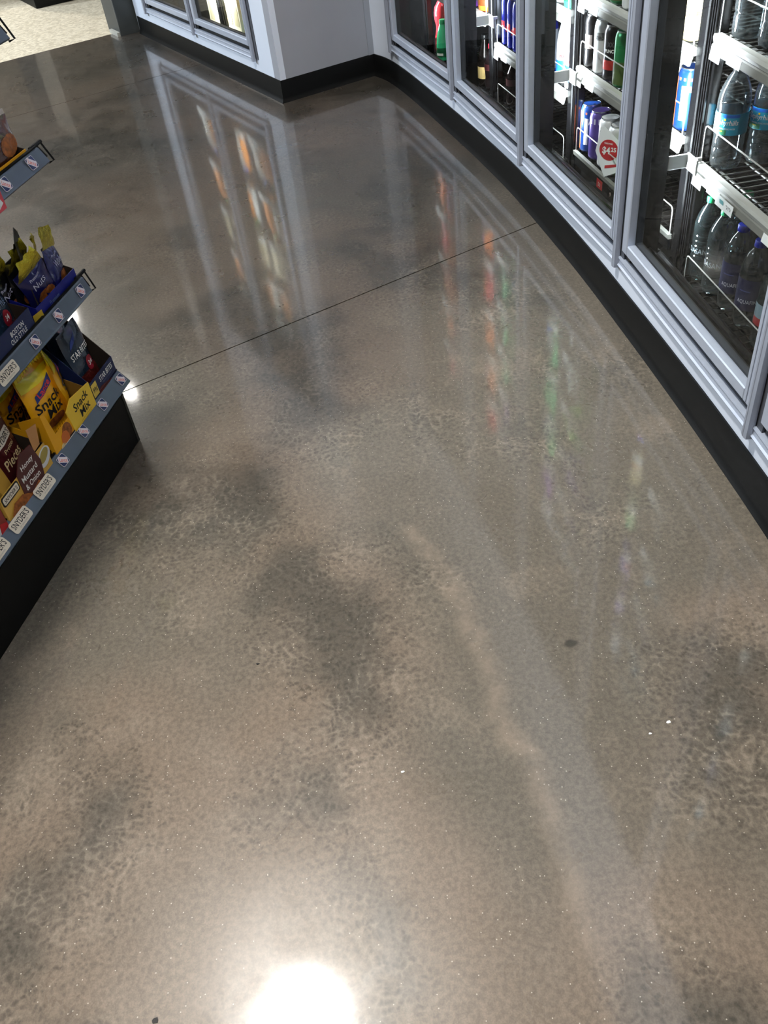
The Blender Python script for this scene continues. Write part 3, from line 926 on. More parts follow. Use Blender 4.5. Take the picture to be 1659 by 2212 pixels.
        wrap('lettering', 'JUICE', .0337, FRONT, .062, .045, .014, colr('can_redink', 214, 70, 44), 0, .02)
    elif k == 'blue_white':
        H = .21
        bottle([(.02, .004), (.028, .0), (.031, .004), (.032, .02), (.031, .12), (.026, .15), (.016, .185), (.013, H - .014)], mat('milky_bottle', rgb(222, 228, 232), .3))
        cap(.0145, H - .018, .018, M_CAPW)
        lb = put('label_band', cyl_patch(.0325, 0, 2 * math.pi, .02, .07, 30), colr('label_sky', 40, 120, 210))
        wrap('lettering', 'nail', .0325, FRONT + .2, .085, .026, .012, colr('red_ink', 214, 40, 44), 0, .03)
    elif k in ('jug_teal', 'jug_yellow', 'jug_white', 'jug_orange'):
        low, top = {'jug_teal': ((124, 196, 206), (196, 60, 62)), 'jug_yellow': ((122, 196, 202), (232, 170, 60)), 'jug_white': ((236, 234, 224), (60, 110, 190)), 'jug_orange': ((226, 140, 50), (60, 140, 70))}[k]
        H = .25
        m1 = mat(k + '_body', rgb(*low), .35)
        bottle([(.03, .004), (.043, .0), (.048, .006), (.049, .02), (.049, .11), (.047, .13), (.046, .15), (.040, .185), (.026, .215), (.018, .225), (.018, H - .018)], m1)
        cap(.02, H - .022, .022, mat(k + '_cap', rgb(*top), .4))
        if k in ('jug_teal', 'jug_yellow'):
            put('label_band', MB().lathe([(.0494, .112), (.0474, .131), (.0464, .151), (.0404, .186)], 28, cap=False), mat(k + '_wrap', rgb(*top), .4))
    elif k == 'carton':
        b = MB().bbox((-.045, -.045, 0), (.045, .045, .19), .002)
        b.add([(-.045, -.045, .189), (.045, -.045, .189), (.045, .045, .189), (-.045, .045, .189), (-.045, 0, .235), (.045, 0, .235)], [(0, 1, 5, 4), (2, 3, 4, 5), (0, 4, 3), (1, 2, 5)])
        put('body', b, colr('carton_cream', 232, 222, 186, .5))
        put('gable_fin', MB().box((-.045, -.002, .232), (.045, .002, .252)), colr('carton_cream', 232, 222, 186, .5))
        put('print_panel', MB().box((-.03, -.0462, .05), (.03, -.0445, .15)), colr('carton_tan', 196, 180, 140))
    sc = {'green_cap': (.93, .85), 'blue_cap': (.93, .87), 'red_blue_label': (.95, .88), 'spring_water': (.95, .885), 'spring_water_plain': (.95, .885), 'tall_clear': (.92, .87)}.get(k)
    if k.startswith('can_'):
        sc = (1.0, .95)
    if sc:
        for nm, me, par in P:
            me.transform(Matrix.Diagonal((sc[0], sc[0], sc[1], 1)))
    PROTO[k] = P
    return P
def place(kind, name, mx, s, y, z, label, cat, group=None, rot=0.0, small=False):
    P = proto(kind)
    objs = []
    for i, (nm, me, par) in enumerate(P):
        if small and nm in ('pull_tab', 'lettering', 'label_art', 'water'):
            objs.append(None)
            continue
        o = bpy.data.objects.new(name if i == 0 else nm, me)
        COL.objects.link(o)
        if i == 0:
            o.matrix_world = mx @ Matrix.Translation((s, y, z)) @ Matrix.Rotation(rot, 4, 'Z')
            tag(o, label, cat, group)
        else:
            o.parent = objs[par]
        objs.append(o)
    return objs[0]

YP = YF + 0.047
m4, L4 = SEGS[3]
m3, L3 = SEGS[2]
m2, L2 = SEGS[1]
m1, L1 = SEGS[0]
Z = 0.0005
GB = 'water bottles on the lowest shelf of the near cooler'
for k, s, y, l in (('green_cap', .052, YP, 'first green-capped water bottle from the left on the lowest shelf'), ('green_cap', .134, YP, 'second green-capped water bottle beside the blue-capped ones'),
                   ('blue_cap', .226, YP, 'blue-capped water bottle with navy label next to the green caps'), ('blue_cap', .312, YP, 'blue-capped water bottle with navy label nearer the door edge'),
                   ('red_blue_label', .408, YP, 'dim bottle with pale and red label by the door edge'),
                   ('green_cap', .066, YP + .085, 'green-capped water bottle behind the first one'), ('blue_cap', .242, YP + .085, 'blue-capped water bottle in the second row')):
    place(k, 'water_bottle', m4, s, y, R4[0][0] + Z, l, 'bottle', GB)
GW = 'spring water bottles on the middle shelf of the near cooler'
place('spring_water', 'water_bottle', m4, .078, YP + .002, R4[1][0] + Z, 'large clear water bottle with turquoise label and white cap in front', 'bottle', GW)
place('spring_water', 'water_bottle', m4, .080, YP + .088, R4[1][0] + Z, 'clear water bottle with turquoise label right behind the front one', 'bottle', GW, rot=-.15)
place('spring_water', 'water_bottle', m4, .082, YP + .172, R4[1][0] + Z, 'third turquoise-labelled bottle at the back of its row', 'bottle', GW, rot=.2)
GU = 'clear bottles on the upper shelf of the near cooler'
place('tall_clear', 'water_bottle', m4, .085, YP + .004, R4[2][0] + Z, 'tall waisted clear bottle on the shelf above the turquoise label', 'bottle', GU)
place('tall_clear', 'water_bottle', m4, .090, YP + .095, R4[2][0] + Z, 'tall clear bottle behind the waisted one at the top edge', 'bottle', GU)
place('tall_clear', 'water_bottle', m4, .175, YP + .02, R4[2][0] + Z, 'tall clear bottle at the right edge of the upper shelf', 'bottle', GU)
GE = 'tall energy cans on the middle shelf'
for k, s, l in (('can_dark', .068, 'dark energy can at the left end of the middle shelf'), ('can_white', .140, 'white energy can with grey panel on the middle shelf'), ('can_punch', .212, 'black punch can with red flash on the middle shelf'),
                ('can_green', .284, 'dark green energy can on the middle shelf'), ('can_lime', .356, 'bright lime energy can partly behind the door stile'), ('can_claw', .428, 'white clawed can hidden beside the lime one'),
                ('can_dark', .500, 'dark can in the right half of the middle shelf'), ('can_white_green', .584, 'white and lime can seen past the black mullion'), ('can_blue_orange', .664, 'blue can with orange stripe seen past the black mullion')):
    place(k, 'drink_can', m3, s, YP - .006, R3[1][0] + Z, l, 'can', GE, rot=random.uniform(-.1, .1))
for j, k in enumerate(('can_white', 'can_dark', 'can_green', 'can_punch')):
    place(k, 'drink_can', m3, .068 + .072 * j, YP + .064, R3[1][0] + Z, '%s energy can in the second row of the middle shelf' % ('white', 'dark', 'green', 'black')[j], 'can', GE)
GF = 'tall energy cans on the lowest shelf'
for k, s, l in (('can_blue_orange', .070, 'blue and white can with orange stripe on the lowest can shelf'), ('can_purple', .142, 'purple energy can on the lowest can shelf'), ('can_claw', .214, 'white can with black claw marks left of the price sign'),
                ('can_claw', .286, 'white can with black claw marks behind the price sign'), ('can_lime', .36, 'lime can on the lowest shelf by the stile'), ('can_dark', .44, 'black can on the lowest shelf right of the sign')):
    place(k, 'drink_can', m3, s, YP - .006, R3[0][0] + Z, l, 'can', GF, rot=random.uniform(-.1, .1))
GJ = 'cream juice cans on the upper shelf'
for j, s in enumerate((.50, .572, .645)):
    place('can_juice', 'drink_can', m3, s, YP - .006, R3[2][0] + Z, ('hidden cream juice can on the upper shelf', 'cream juice can with red lettering left of its twin at the top edge', 'cream juice can with red lettering beside the black post')[j], 'can', GJ)
for j, (k, s) in enumerate((('can_white', .07), ('can_claw', .15), ('can_green', .23), ('can_white', .31))):
    place(k, 'drink_can', m3, s, YP - .006, R3[2][0] + Z, ('white can at the left of the top visible shelf', 'clawed can on the top visible shelf', 'green can on the top visible shelf', 'white can near the stile on the top visible shelf')[j], 'can', GJ)
GS = 'slim blue cans on the lower shelf of the second door'
for j in range(8):
    s = .088 + .058 * j
    place('slim_blue', 'drink_can', m2, s, YP - .012, R2[1][0] + Z, ['slim blue and silver can at the left end of its row', 'second slim blue can of the row', 'third slim blue can of the row', 'fourth slim blue can of the row', 'fifth slim blue can of the row', 'sixth slim blue can behind the stile', 'seventh slim blue can behind the stile', 'slim blue can at the right end of its row'][j], 'can', GS)
for k, s, l in (('blue_white', .60, 'milky bottle with blue label seen through the third door'), ('blue_white', .672, 'milky bottle with blue label beside the white clip')):
    place(k, 'drink_bottle', m2, s, YP, R2[1][0] + Z, l, 'bottle', 'blue-labelled milky bottles')
for s, l in ((.105, 'dark soda bottle with red cap on the low shelf'), (.235, 'dark soda bottle with red cap further right on the low shelf'), (.33, 'dark soda bottle by the door stile')):
    place('dark_soda', 'soda_bottle', m2, s, YP, R2[0][0] + Z, l, 'bottle', 'dark soda bottles with red caps')
GO = 'bottles behind the corner door'
place('red_drink', 'drink_bottle', m1, -.03 + .09, YP + .03, R1[0][0] + Z, 'red sports drink left of its twin behind the corner door', 'bottle', GO)
place('red_drink', 'drink_bottle', m1, .16, YP + .045, R1[0][0] + Z, 'red sports drink right of its twin behind the corner door', 'bottle', GO)
place('green_bottle', 'drink_bottle', m1, .175, YP - .02, R1[0][0] + Z, 'small green bottle in front of the red ones', 'bottle', GO)
for s, k, l in ((.62, 'yellow_label_dark', 'dark bottle with tan label seen through the second door'), (.69, 'dark_soda', 'dark bottle next to the tan-labelled one')):
    place(k, 'drink_bottle', m1, s, YP, R1[0][0] + Z, l, 'bottle', GO)
# left cooler, lowest shelf
am, al = ASEGS[1]
GJU = 'bright jugs in the left cooler'
for k, s, y, l in (('jug_yellow', .315, YP, 'jug with amber shoulder behind the left cooler door'), ('jug_teal', .42, YP, 'red and turquoise jug next to the amber one'), ('jug_teal', .525, YP, 'red and turquoise jug nearest the door edge'), ('jug_teal', .37, YP + .11, 'red and turquoise jug in the back row')):
    place(k, 'drink_jug', am, s, y, RA[0][0] + Z, l, 'jug', GJU)
place('carton', 'drink_carton', am, -.06 + .12, YP + .02, RA[0][0] + Z, 'cream carton in the middle of the left cooler', 'carton', 'cream cartons', rot=.1)
place('carton', 'drink_carton', am, .16, YP + .02, RA[0][0] + Z, 'cream carton beside the jugs', 'carton', 'cream cartons')
for j, s in enumerate((.42, .53, .64)):
    place('carton', 'drink_carton', ASEGS[0][0], s, YP, RA[0][0] + Z, ('cream carton behind the far left door', 'cream carton in the middle behind the far left door', 'cream carton near the mullion behind the far left door')[j], 'carton', 'cream cartons')
# higher shelves: outside the frame, they show in the polished floor
ORD = ['first', 'second', 'third', 'fourth', 'fifth', 'sixth', 'seventh', 'eighth', 'ninth', 'tenth', 'eleventh', 'twelfth']
WORD = {'spring_water_plain': 'turquoise-labelled water bottle', 'blue_cap': 'blue-capped water bottle', 'tall_clear': 'tall clear bottle', 'can_lime': 'lime can', 'can_green': 'green can', 'can_white': 'white can', 'slim_blue': 'slim blue can',
        'can_claw': 'clawed white can', 'can_purple': 'purple can', 'blue_white': 'milky bottle', 'green_drink': 'green drink', 'purple_drink': 'purple drink', 'orange_drink': 'orange drink', 'red_drink': 'red drink',
        'jug_white': 'white jug', 'jug_orange': 'orange jug', 'carton': 'cream carton'}
def up(mx, L, rows, where):
    for q, (z, kinds, step) in enumerate(rows):
        cn = 'can' if kinds[0].startswith(('can', 'slim')) else ('carton' if kinds[0] == 'carton' else 'bottle')
        n = int((L - 0.15) / step)
        for j in range(n + 1):
            k = kinds[j % len(kinds)]
            place(k, {'can': 'drink_can', 'bottle': 'drink_bottle', 'carton': 'drink_carton'}[cn], mx, .085 + step * j, YP, z + Z,
                  '%s, %s on the %s higher shelf %s' % (WORD[k], ORD[j], ORD[q], where), cn, 'high drinks %s' % where, rot=random.uniform(-.2, .2), small=True)
up(m4, L4, [(R4[3][0], ['spring_water_plain'], .088), (R4[4][0], ['blue_cap'], .086), (R4[5][0], ['spring_water_plain'], .088), (R4[6][0], ['tall_clear'], .09)], 'behind the near water door')
up(m3, L3, [(R3[3][0], ['can_lime', 'can_green', 'can_white'], .078), (R3[4][0], ['slim_blue'], .066), (R3[5][0], ['can_claw', 'can_purple'], .078), (R3[6][0], ['blue_white'], .082)], 'behind the energy can door')
up(m2, L2, [(R2[2][0], ['green_drink', 'blue_white'], .098), (R2[3][0], ['green_drink'], .098), (R2[4][0], ['green_drink', 'blue_white'], .098), (R2[5][0], ['purple_drink'], .098), (R2[6][0], ['blue_white'], .09)], 'behind the slim can door')
up(m1, L1, [(R1[1][0], ['orange_drink', 'purple_drink'], .098), (R1[2][0], ['red_drink', 'orange_drink'], .098), (R1[3][0], ['orange_drink'], .098), (R1[4][0], ['orange_drink', 'purple_drink'], .098), (R1[5][0], ['red_drink'], .098)], 'behind the corner door')
for q, (amx, aL) in enumerate(ASEGS):
    wh = ('behind the far left cooler door', 'behind the near left cooler door')[q]
    up(amx, aL, [(RA[1][0], ['jug_white', 'jug_orange'], .115), (RA[2][0], ['jug_orange', 'jug_white'], .115), (RA[3][0], ['carton'], .11), (RA[4][0], ['jug_orange', 'jug_white'], .115)], wh)
# price sign clipped to the lowest can shelf
ps = plate(None, 'price_sign', [(0, .062), (.012, .066), (.07, .024), (.066, -.06), (.02, -.082), (.004, -.05), (-.014, -.008)], V((0, 0, 0)), (1, 0, 0), (0, 0, 1), (0, -1, 0), .001, M_TAG)
ps.matrix_world = m3 @ Matrix.Translation((.282, YF - .018, .262)) @ Matrix.Rotation(math.radians(38), 4, 'Z')
tag(ps, 'white price sign with a red circle clipped to the can shelf', 'sign')
plate(ps, 'red_disc', [(x + .03, y) for x, y in ellipse(.031, .031, 24)], (0, -.001, 0), (1, 0, 0), (0, 0, 1), (0, -1, 0), .0004, M_TAGRED)
text(ps, '$4', (.022, -.0018, -.003), (1, 0, 0), (0, 0, 1), .026, .024, M_INKW, .03)
text(ps, '25', (.046, -.0018, .003), (1, 0, 0), (0, 0, 1), .017, .013, M_INKW, .03)
text(ps, 'TWO FOR', (.028, -.0018, .019), (1, 0, 0), (0, 0, 1), .028, .005, M_INKW, .02)
plate(ps, 'red_strip', [(.02, -.047), (.066, -.036), (.066, -.044), (.02, -.056)], (0, -.001, 0), (1, 0, 0), (0, 0, 1), (0, -1, 0), .0004, M_TAGRED)
for j, (s, l) in enumerate(((.27, 'small red price tag under the lowest can shelf'), (.355, 'small dark price tag under the lowest can shelf'))):
    o = MB().bbox((-.021, -.0015, -.014), (.021, 0, .014), .0006).build('shelf_tag', M_TAGRED if j == 0 else M_BLACK)
    o.matrix_world = m3 @ Matrix.Translation((s, YF - .006, .146))
    tag(o, l, 'tag')
    text(o, '50' if j == 0 else '9', (0, -.002, 0), (1, 0, 0), (0, 0, 1), .018 if j == 0 else .008, .013, mat('ink_gold', rgb(220, 200, 190), .6), .02)
# handwritten price on the long tag under the spring water
pt = MB().add([(0, 0, 0), (.085, 0, 0), (.085, -.003, -.024), (0, -.003, -.024)], [(3, 2, 1, 0)]).build('price_card', M_TAG)
pt.matrix_world = m4 @ Matrix.Translation((.19, YF - .016, R4[1][0] - .014))
tag(pt, 'white price card under the turquoise-labelled bottle', 'card')
text(pt, '2/2', (.066, -.0024, -.012), (1, 0, 0), (0, -.003, .024), .024, .012, mat('ink_grey', rgb(90, 90, 92), .6))
plate(pt, 'card_mark', rrect(.02, .016, .003), (.03, -.0018, -.012), (1, 0, 0), (0, -.003, .024), (0, -1, 0), .0003, mat('card_teal', rgb(120, 190, 196), .5))

# ------------------------------------------------------------------ snack gondola
G = frame(-0.588, 1.79, 0.284, 0.959)      # x runs away along the aisle, y into the gondola
M_STRIP = mat('blue_grey_strip', rgb(84, 94, 108), 0.32, noise=0.05, nscale=25)
M_KICK = mat('gondola_black', rgb(6, 7, 6), 0.55, spec=0.25)
M_KICKE = mat('gondola_black_edge', rgb(16, 18, 16), 0.4)
GN, GE_ = -2.30, 0.040
gon = empty('snack_gondola', G)
tag(gon, 'black snack gondola with wire shelves and blue-grey price strips', 'shelving')
MB().bbox((GN, 0.0, 0.0), (0.0, 0.80, 0.143), 0.0015).build('kick_base', M_KICK, gon)
MB().box((-0.012, -0.0012, 0.002), (-0.003, 0.0, 0.141)).build('edge_seam', M_KICKE, gon)
MB().box((GN, 0.40, 0.143), (0.0, 0.425, 1.56)).build('back_panel', M_KICK, gon)
for x in (-2.28, -1.28, -0.64, -0.03):
    MB().bbox((x, 0.37, 0.143), (x + 0.03, 0.40, 1.58), 0.003).build('upright', M_KICKE, gon)
# strip: bottom edge (y, z), top edge (y, z); surface height
SH = [((-0.003, 0.148), (0.018, 0.179), 0.162), ((0.010, 0.393), (0.020, 0.428), 0.411), ((-0.002, 0.684), (0.012, 0.713), 0.700), ((-0.011, 0.910), (0.004, 0.942), 0.928), ((-0.008, 1.15), (0.006, 1.182), 1.168), ((-0.008, 1.38), (0.006, 1.412), 1.398)]
M_ST_N = mat('sticker_navy', rgb(38, 52, 96), 0.4)
M_ST_W = mat('sticker_white', rgb(236, 226, 232), 0.45)
M_ST_R = mat('sticker_pink', rgb(226, 120, 110), 0.5)
M_ST_C = mat('sticker_cream', rgb(236, 226, 208), 0.5)
for k, ((y0, z0), (y1, z1), zs) in enumerate(SH):
    b = MB()
    solid = k in (0, 3, 4, 5)  # upper shelves closed to block light and shade the floor; bottom deck is solid anyway
    if solid:
        b.box((GN, 0.022, zs - 0.004), (GE_ - 0.002, 0.40, zs))
    else:
        for q in range(62):
            x = GE_ - 0.010 - q * 0.0215
            if x > GN:
                b.tube([(x, 0.027, zs - 0.003), (x, 0.395, zs - 0.003)], 0.0022, 5)
                b.tube([(x, 0.027, zs - 0.003), (x, 0.022, zs - 0.024)], 0.0022, 4)
        for yy in (0.03, 0.15, 0.27, 0.39):
            b.tube([(GN, yy, zs - 0.006), (GE_ + 0.012, yy, zs - 0.006)], 0.003, 5)
        b.tube([(GN, 0.024, zs - 0.026), (GE_ + 0.004, 0.024, zs - 0.026)], 0.0028, 5)
    sh = b.build('deck' if solid else 'wire_shelf', M_KICK, gon)
    nrm = V((0, -(z1 - z0), (y1 - y0))).normalized()
    uy = V((0, y1 - y0, z1 - z0)).normalized()
    hgt = math.hypot(y1 - y0, z1 - z0)
    st = MB().prism_x([(y0, z0), (y0 - 0.002, z0 + 0.003), (y0, z0 + 0.006), (y1, z1), (y1 + 0.003, z1 + 0.002), (y1 + 0.005, z1 - 0.002), (y0 + 0.005, z0 - 0.001)], GN, GE_).build('price_strip', M_STRIP, gon)
    MB().prism_x([(y1 + 0.003, z1 + 0.002), (y1 + 0.001, z1 + 0.006), (y1 + 0.006, z1 + 0.007), (y1 + 0.012, z1 - 0.006), (y1 + 0.005, z1 - 0.004)], GN, GE_ - 0.004 if k else GE_).build('strip_lip', M_KICK, gon)
    if k:
        MB().bbox((GE_ - 0.02, y1 + 0.004, z1 + 0.001), (GE_ + 0.028, y1 + 0.012, z1 + 0.008), 0.002).tube([(GE_ + 0.022, y1 + 0.006, z1 + 0.004), (GE_ + 0.024, y0 + 0.004, z0 - 0.004), (GE_ + 0.014, y0 + 0.012, z0 - 0.006)], 0.0022, 5).tube([(GE_ + 0.008, y1 + 0.008, z1 + 0.002), (GE_ + 0.010, y0 + 0.008, z0 + 0.008)], 0.0022, 5).build('end_hook', M_KICK, gon)
        MB().prism_x([(0.06, zs - 0.008), (0.39, zs - 0.008), (0.39, zs - 0.06), (0.30, zs - 0.05), (0.08, zs - 0.022)], GE_ - 0.016, GE_ - 0.012).build('shelf_bracket', M_KICK, gon)
    ux = V((1, 0, 0))
    def at(s, f=0.5):
        return V((s, y0, z0 + 0.003)) + uy * (hgt * f) + nrm * 0.0024
    def small_sticker(s):
        o = at(s, 0.52)
        plate(st, 'sticker', rrect(.027, .024, .004, 3), o, ux, uy, nrm, .0004, M_ST_W)
        plate(st, 'sticker_panel', rrect(.025, .022, .0035, 3), o + nrm * .0004, ux, uy, nrm, .0003, M_ST_N)
        plate(st, 'sticker_flash', [(-.0135, .004), (-.004, .013), (.0135, -.003), (.004, -.0125)], o + nrm * .0007, ux, uy, nrm, .0003, M_ST_W)
        a = math.radians(-42)
        text(st, 'Lance', o + nrm * .0012, V((math.cos(a), 0, 0)) + uy * math.sin(a), uy * math.cos(a) + V((-math.sin(a), 0, 0)), .019, .009, M_ST_R, .015)
    def long_sticker(s):
        o = at(s, 0.5)
        plate(st, 'sticker', rrect(.066, .026, .006, 4), o, ux, uy, nrm, .0005, M_ST_C)
        text(st, "SNYDER'S", o + nrm * .0008 + uy * .002, ux, uy, .057, .013, M_INK, .008)
        text(st, 'OF HANOVER', o + nrm * .0008 - uy * .0085, ux, uy, .030, .003, mat('ink_soft', rgb(170, 160, 150), .6))
    for s in ((.020, -.083, -.185, -.288) if k == 0 else (.004, -.103, -.206) if k == 1 else (-.012, -.115) if k == 2 else ()):
        small_sticker(s)
    for s in ((-.374, -.476, -.567, -.66) if k == 0 else (-.318, -.43) if k == 1 else ()):
        long_sticker(s)
# red card hanging from the third shelf's strip
o = MB().bbox((-.052, -.001, -.018), (.036, .001, .020), .0006).build('promo_card', mat('promo_red', rgb(206, 74, 84), .45))
o.matrix_world = G @ Matrix.Translation((-.185, -.005, .690))
tag(o, 'red promo card clipped to the upper price strip', 'card')
plate(o, 'card_print', [(-.004, 0), (.012, .008), (.02, -.006), (.004, -.012)], (.01, -.0012, .0), (1, 0, 0), (0, 0, 1), (0, -1, 0), .0003, M_TAG)

def place_local(o, s, d, z, rz=0.0, rx=0.0, ry=0.0):
    o.matrix_world = G @ Matrix.Translation((s, d, z)) @ Matrix.Rotation(rz, 4, 'Z') @ Matrix.Rotation(ry, 4, 'Y') @ Matrix.Rotation(rx, 4, 'X')
    return o
def tray(name, label, s0, s1, d0, depth, z, hf, hs, m, m_in, near_open=False):
    """open carton tray: low front, sides that rise towards the back"""
    t = empty(name, G @ Matrix.Translation((s0, d0, z)))
    tag(t, label, 'tray', 'snack display trays on the gondola')
    wd = s1 - s0
    th = 0.0016
    MB().box((0, 0, 0), (wd, th, hf)).build('front_panel', m, t)
    for x in (0, wd - th):
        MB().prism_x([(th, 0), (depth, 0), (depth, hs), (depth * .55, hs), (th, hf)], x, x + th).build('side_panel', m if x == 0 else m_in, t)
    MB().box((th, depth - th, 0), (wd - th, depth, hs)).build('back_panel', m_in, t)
    MB().box((th, th, 0), (wd - th, depth - th, th)).build('bottom', m_in, t)
    return t
def pillow(wd, ht, th, seed, nx=12, nz=14, wr=0.10):
    """crinkled, sealed bag: x across, z up, front towards -y"""
    rnd = random.Random(seed)
    ph = [rnd.uniform(0, 6.28) for _ in range(6)]
    b = MB()
    idx = {}
    vs_ = []
    for side in (-1, 1):
        for i in range(nx + 1):
            for j in range(nz + 1):
                u, v = i / nx, j / nz
                edge = i in (0, nx) or j in (0, nz)
                if side == 1 and edge:
                    idx[side, i, j] = idx[-1, i, j]
                    continue
                prof = (math.sin(math.pi * u) ** .55) * (math.sin(math.pi * min(1, max(0, (v - .06) / .88))) ** .6 if .06 < v < .94 else 0.0)
                w_ = wr * (math.sin(7 * u * 3.1 + ph[0] + 3 * v) * .5 + math.sin(11 * v + ph[1] + 5 * u) * .5 + math.sin(17 * u - 9 * v + ph[2]) * .35)
                pinch = 1 - .05 * math.sin(math.pi * v) ** 2
                y = side * th * .5 * prof * (1 + w_) + .004 * math.sin(9 * v + ph[3]) * (u - .5)
                if not edge:
                    y += side * .0004
                idx[side, i, j] = len(vs_)
                vs_.append(((u - .5) * wd * pinch, y, v * ht + .002 * math.sin(8 * u + ph[4]) * (v > .9)))
    fs_ = []
    for side in (-1, 1):
        for i in range(nx):
            for j in range(nz):
                q = (idx[side, i, j], idx[side, i + 1, j], idx[side, i + 1, j + 1], idx[side, i, j + 1])
                fs_.append(q if side == -1 else q[::-1])
    b.add(vs_, fs_)
    b.smooth = True
    def surf(x, z):
        u, v = min(.999, max(.001, x / wd + .5)), min(.999, max(.001, z / ht))
        prof = (math.sin(math.pi * u) ** .55) * (math.sin(math.pi * min(1, max(0, (v - .06) / .88))) ** .6 if .06 < v < .94 else 0.0)
        w_ = wr * (math.sin(7 * u * 3.1 + ph[0] + 3 * v) * .5 + math.sin(11 * v + ph[1] + 5 * u) * .5 + math.sin(17 * u - 9 * v + ph[2]) * .35)
        return -th * .5 * prof * (1 + w_) + .004 * math.sin(9 * v + ph[3]) * (u - .5) - .0004
    SURF[seed] = surf
    return b
SURF = {}
def dtext(p, seed, body, x, z, wd, ht, m, bold=0.0, shear=0.0, tilt=0.0, lift=.0012):
    vs_, fs_ = text_geo(body, bold, shear)
    out = []
    for a, c in vs_:
        xx, zz = x + a * wd - tilt * c * ht, z + c * ht + tilt * a * wd
        out.append((xx, SURF[seed](xx, zz) - lift, zz))
    return MB().add(out, fs_).build('lettering', m, p)
def dplate(p, seed, name, pts, m, lift=.0007, rings=5):
    n0 = len(pts)
    ring = []
    for i in range(n0):
        a, c = pts[i], pts[(i + 1) % n0]
        k = max(1, int(math.hypot(c[0] - a[0], c[1] - a[1]) / .008))
        ring += [(a[0] + (c[0] - a[0]) * q / k, a[1] + (c[1] - a[1]) * q / k) for q in range(k)]
    cx, cz = sum(q[0] for q in ring) / len(ring), sum(q[1] for q in ring) / len(ring)
    n = len(ring)
    vs_ = [(cx, SURF[seed](cx, cz) - lift, cz)]
    for r in range(1, rings + 1):
        for x, z in ring:
            xx, zz = cx + (x - cx) * r / rings, cz + (z - cz) * r / rings
            vs_.append((xx, SURF[seed](xx, zz) - lift, zz))
    fs_ = [(0, 1 + i, 1 + (i + 1) % n) for i in range(n)]
    for r in range(rings - 1):
        o1, o2 = 1 + r * n, 1 + (r + 1) * n
        fs_ += [(o1 + i, o2 + i, o2 + (i + 1) % n, o1 + (i + 1) % n) for i in range(n)]
    b = MB().add(vs_, fs_)
    b.smooth = True
    return b.build(name, m, p)
def crimp(wd, z0, z1, n=26, amp=.0012):
    """corrugated seal strip"""
    b = MB()
    vs_ = []
    for j, z in enumerate((z0, (z0 + z1) / 2, z1)):
        for i in range(n + 1):
            vs_.append(((i / n - .5) * wd, (amp if i % 2 else -amp) - .0005, z))
    fs_ = [(j * (n + 1) + i, j * (n + 1) + i + 1, (j + 1) * (n + 1) + i + 1, (j + 1) * (n + 1) + i) for j in range(2) for i in range(n)]
    return b.add(vs_, fs_)
M_FOIL = mat('gold_foil', rgb(214, 196, 62), 0.22, metal=0.75, bump=0.5, nscale=60)
M_YEL = mat('yellow_bag', rgb(240, 172, 22), 0.26, coat=0.5)
M_YELB = mat('yellow_bag_bright', rgb(240, 216, 40), 0.24, coat=0.5)
M_NAVYB = mat('navy_bag', rgb(24, 26, 84), 0.26, coat=0.5)
M_DARKB = mat('black_bag', rgb(16, 16, 22), 0.26, coat=0.4)
M_CLEARB = mat('dusk_pouch', rgb(36, 52, 70), 0.2, coat=0.6)
M_MAROON = mat('maroon_print', rgb(78, 26, 30), 0.35, coat=0.3)
M_GOLDP = mat('gold_print', rgb(222, 176, 78), 0.35, coat=0.3)
M_TRAYY = mat('tray_yellow', rgb(238, 170, 28), 0.45)
M_TRAYN = mat('tray_navy', rgb(22, 36, 78), 0.45)
M_TRAYNB = mat('tray_royal', rgb(18, 26, 120), 0.45)
M_TRAYIN = mat('tray_inside', rgb(44, 34, 26), 0.7)
M_JERKY = mat('jerky_print', rgb(92, 28, 24), 0.5, noise=0.5, nscale=160)
M_PRETZ = mat('pretzel_print', rgb(150, 84, 34), 0.5, noise=0.5, nscale=120)
M_CREAM = mat('cream_print', rgb(236, 214, 160), 0.5)
X, ZU, FW = (1, 0, 0), (0, 0, 1), (0, -1, 0)

# --- deck: jerky tray at the far end
t = tray('snack_tray', 'navy jerky tray at the far end of the bottom shelf', -.082, .036, .020, .17, .1625, .062, .175, M_TRAYN, M_TRAYIN)
text(t, 'STAR BITES', (.074, -.0006, .046), X, ZU, .066, .014, M_INKW, .012)
text(t, 'TENDER CUT JERKY', (.074, -.0006, .033), X, ZU, .05, .0035, mat('ink_bluegrey', rgb(120, 140, 170), .6))
plate(t, 'print_meat', [(.022, .002), (.098, .002), (.094, .018), (.07, .024), (.04, .030), (.022, .026)], (0, -.0002, 0), X, ZU, FW, .0003, M_JERKY)
plate(t, 'price_patch', [(-.001, .022), (.024, .022), (.024, .056), (-.001, .056)], (0, -.0004, 0), X, ZU, FW, .0003, mat('price_yellow', rgb(232, 200, 90), .5))
text(t, '99¢', (.012, -.001, .038), X, ZU, .020, .016, M_INK, .015)
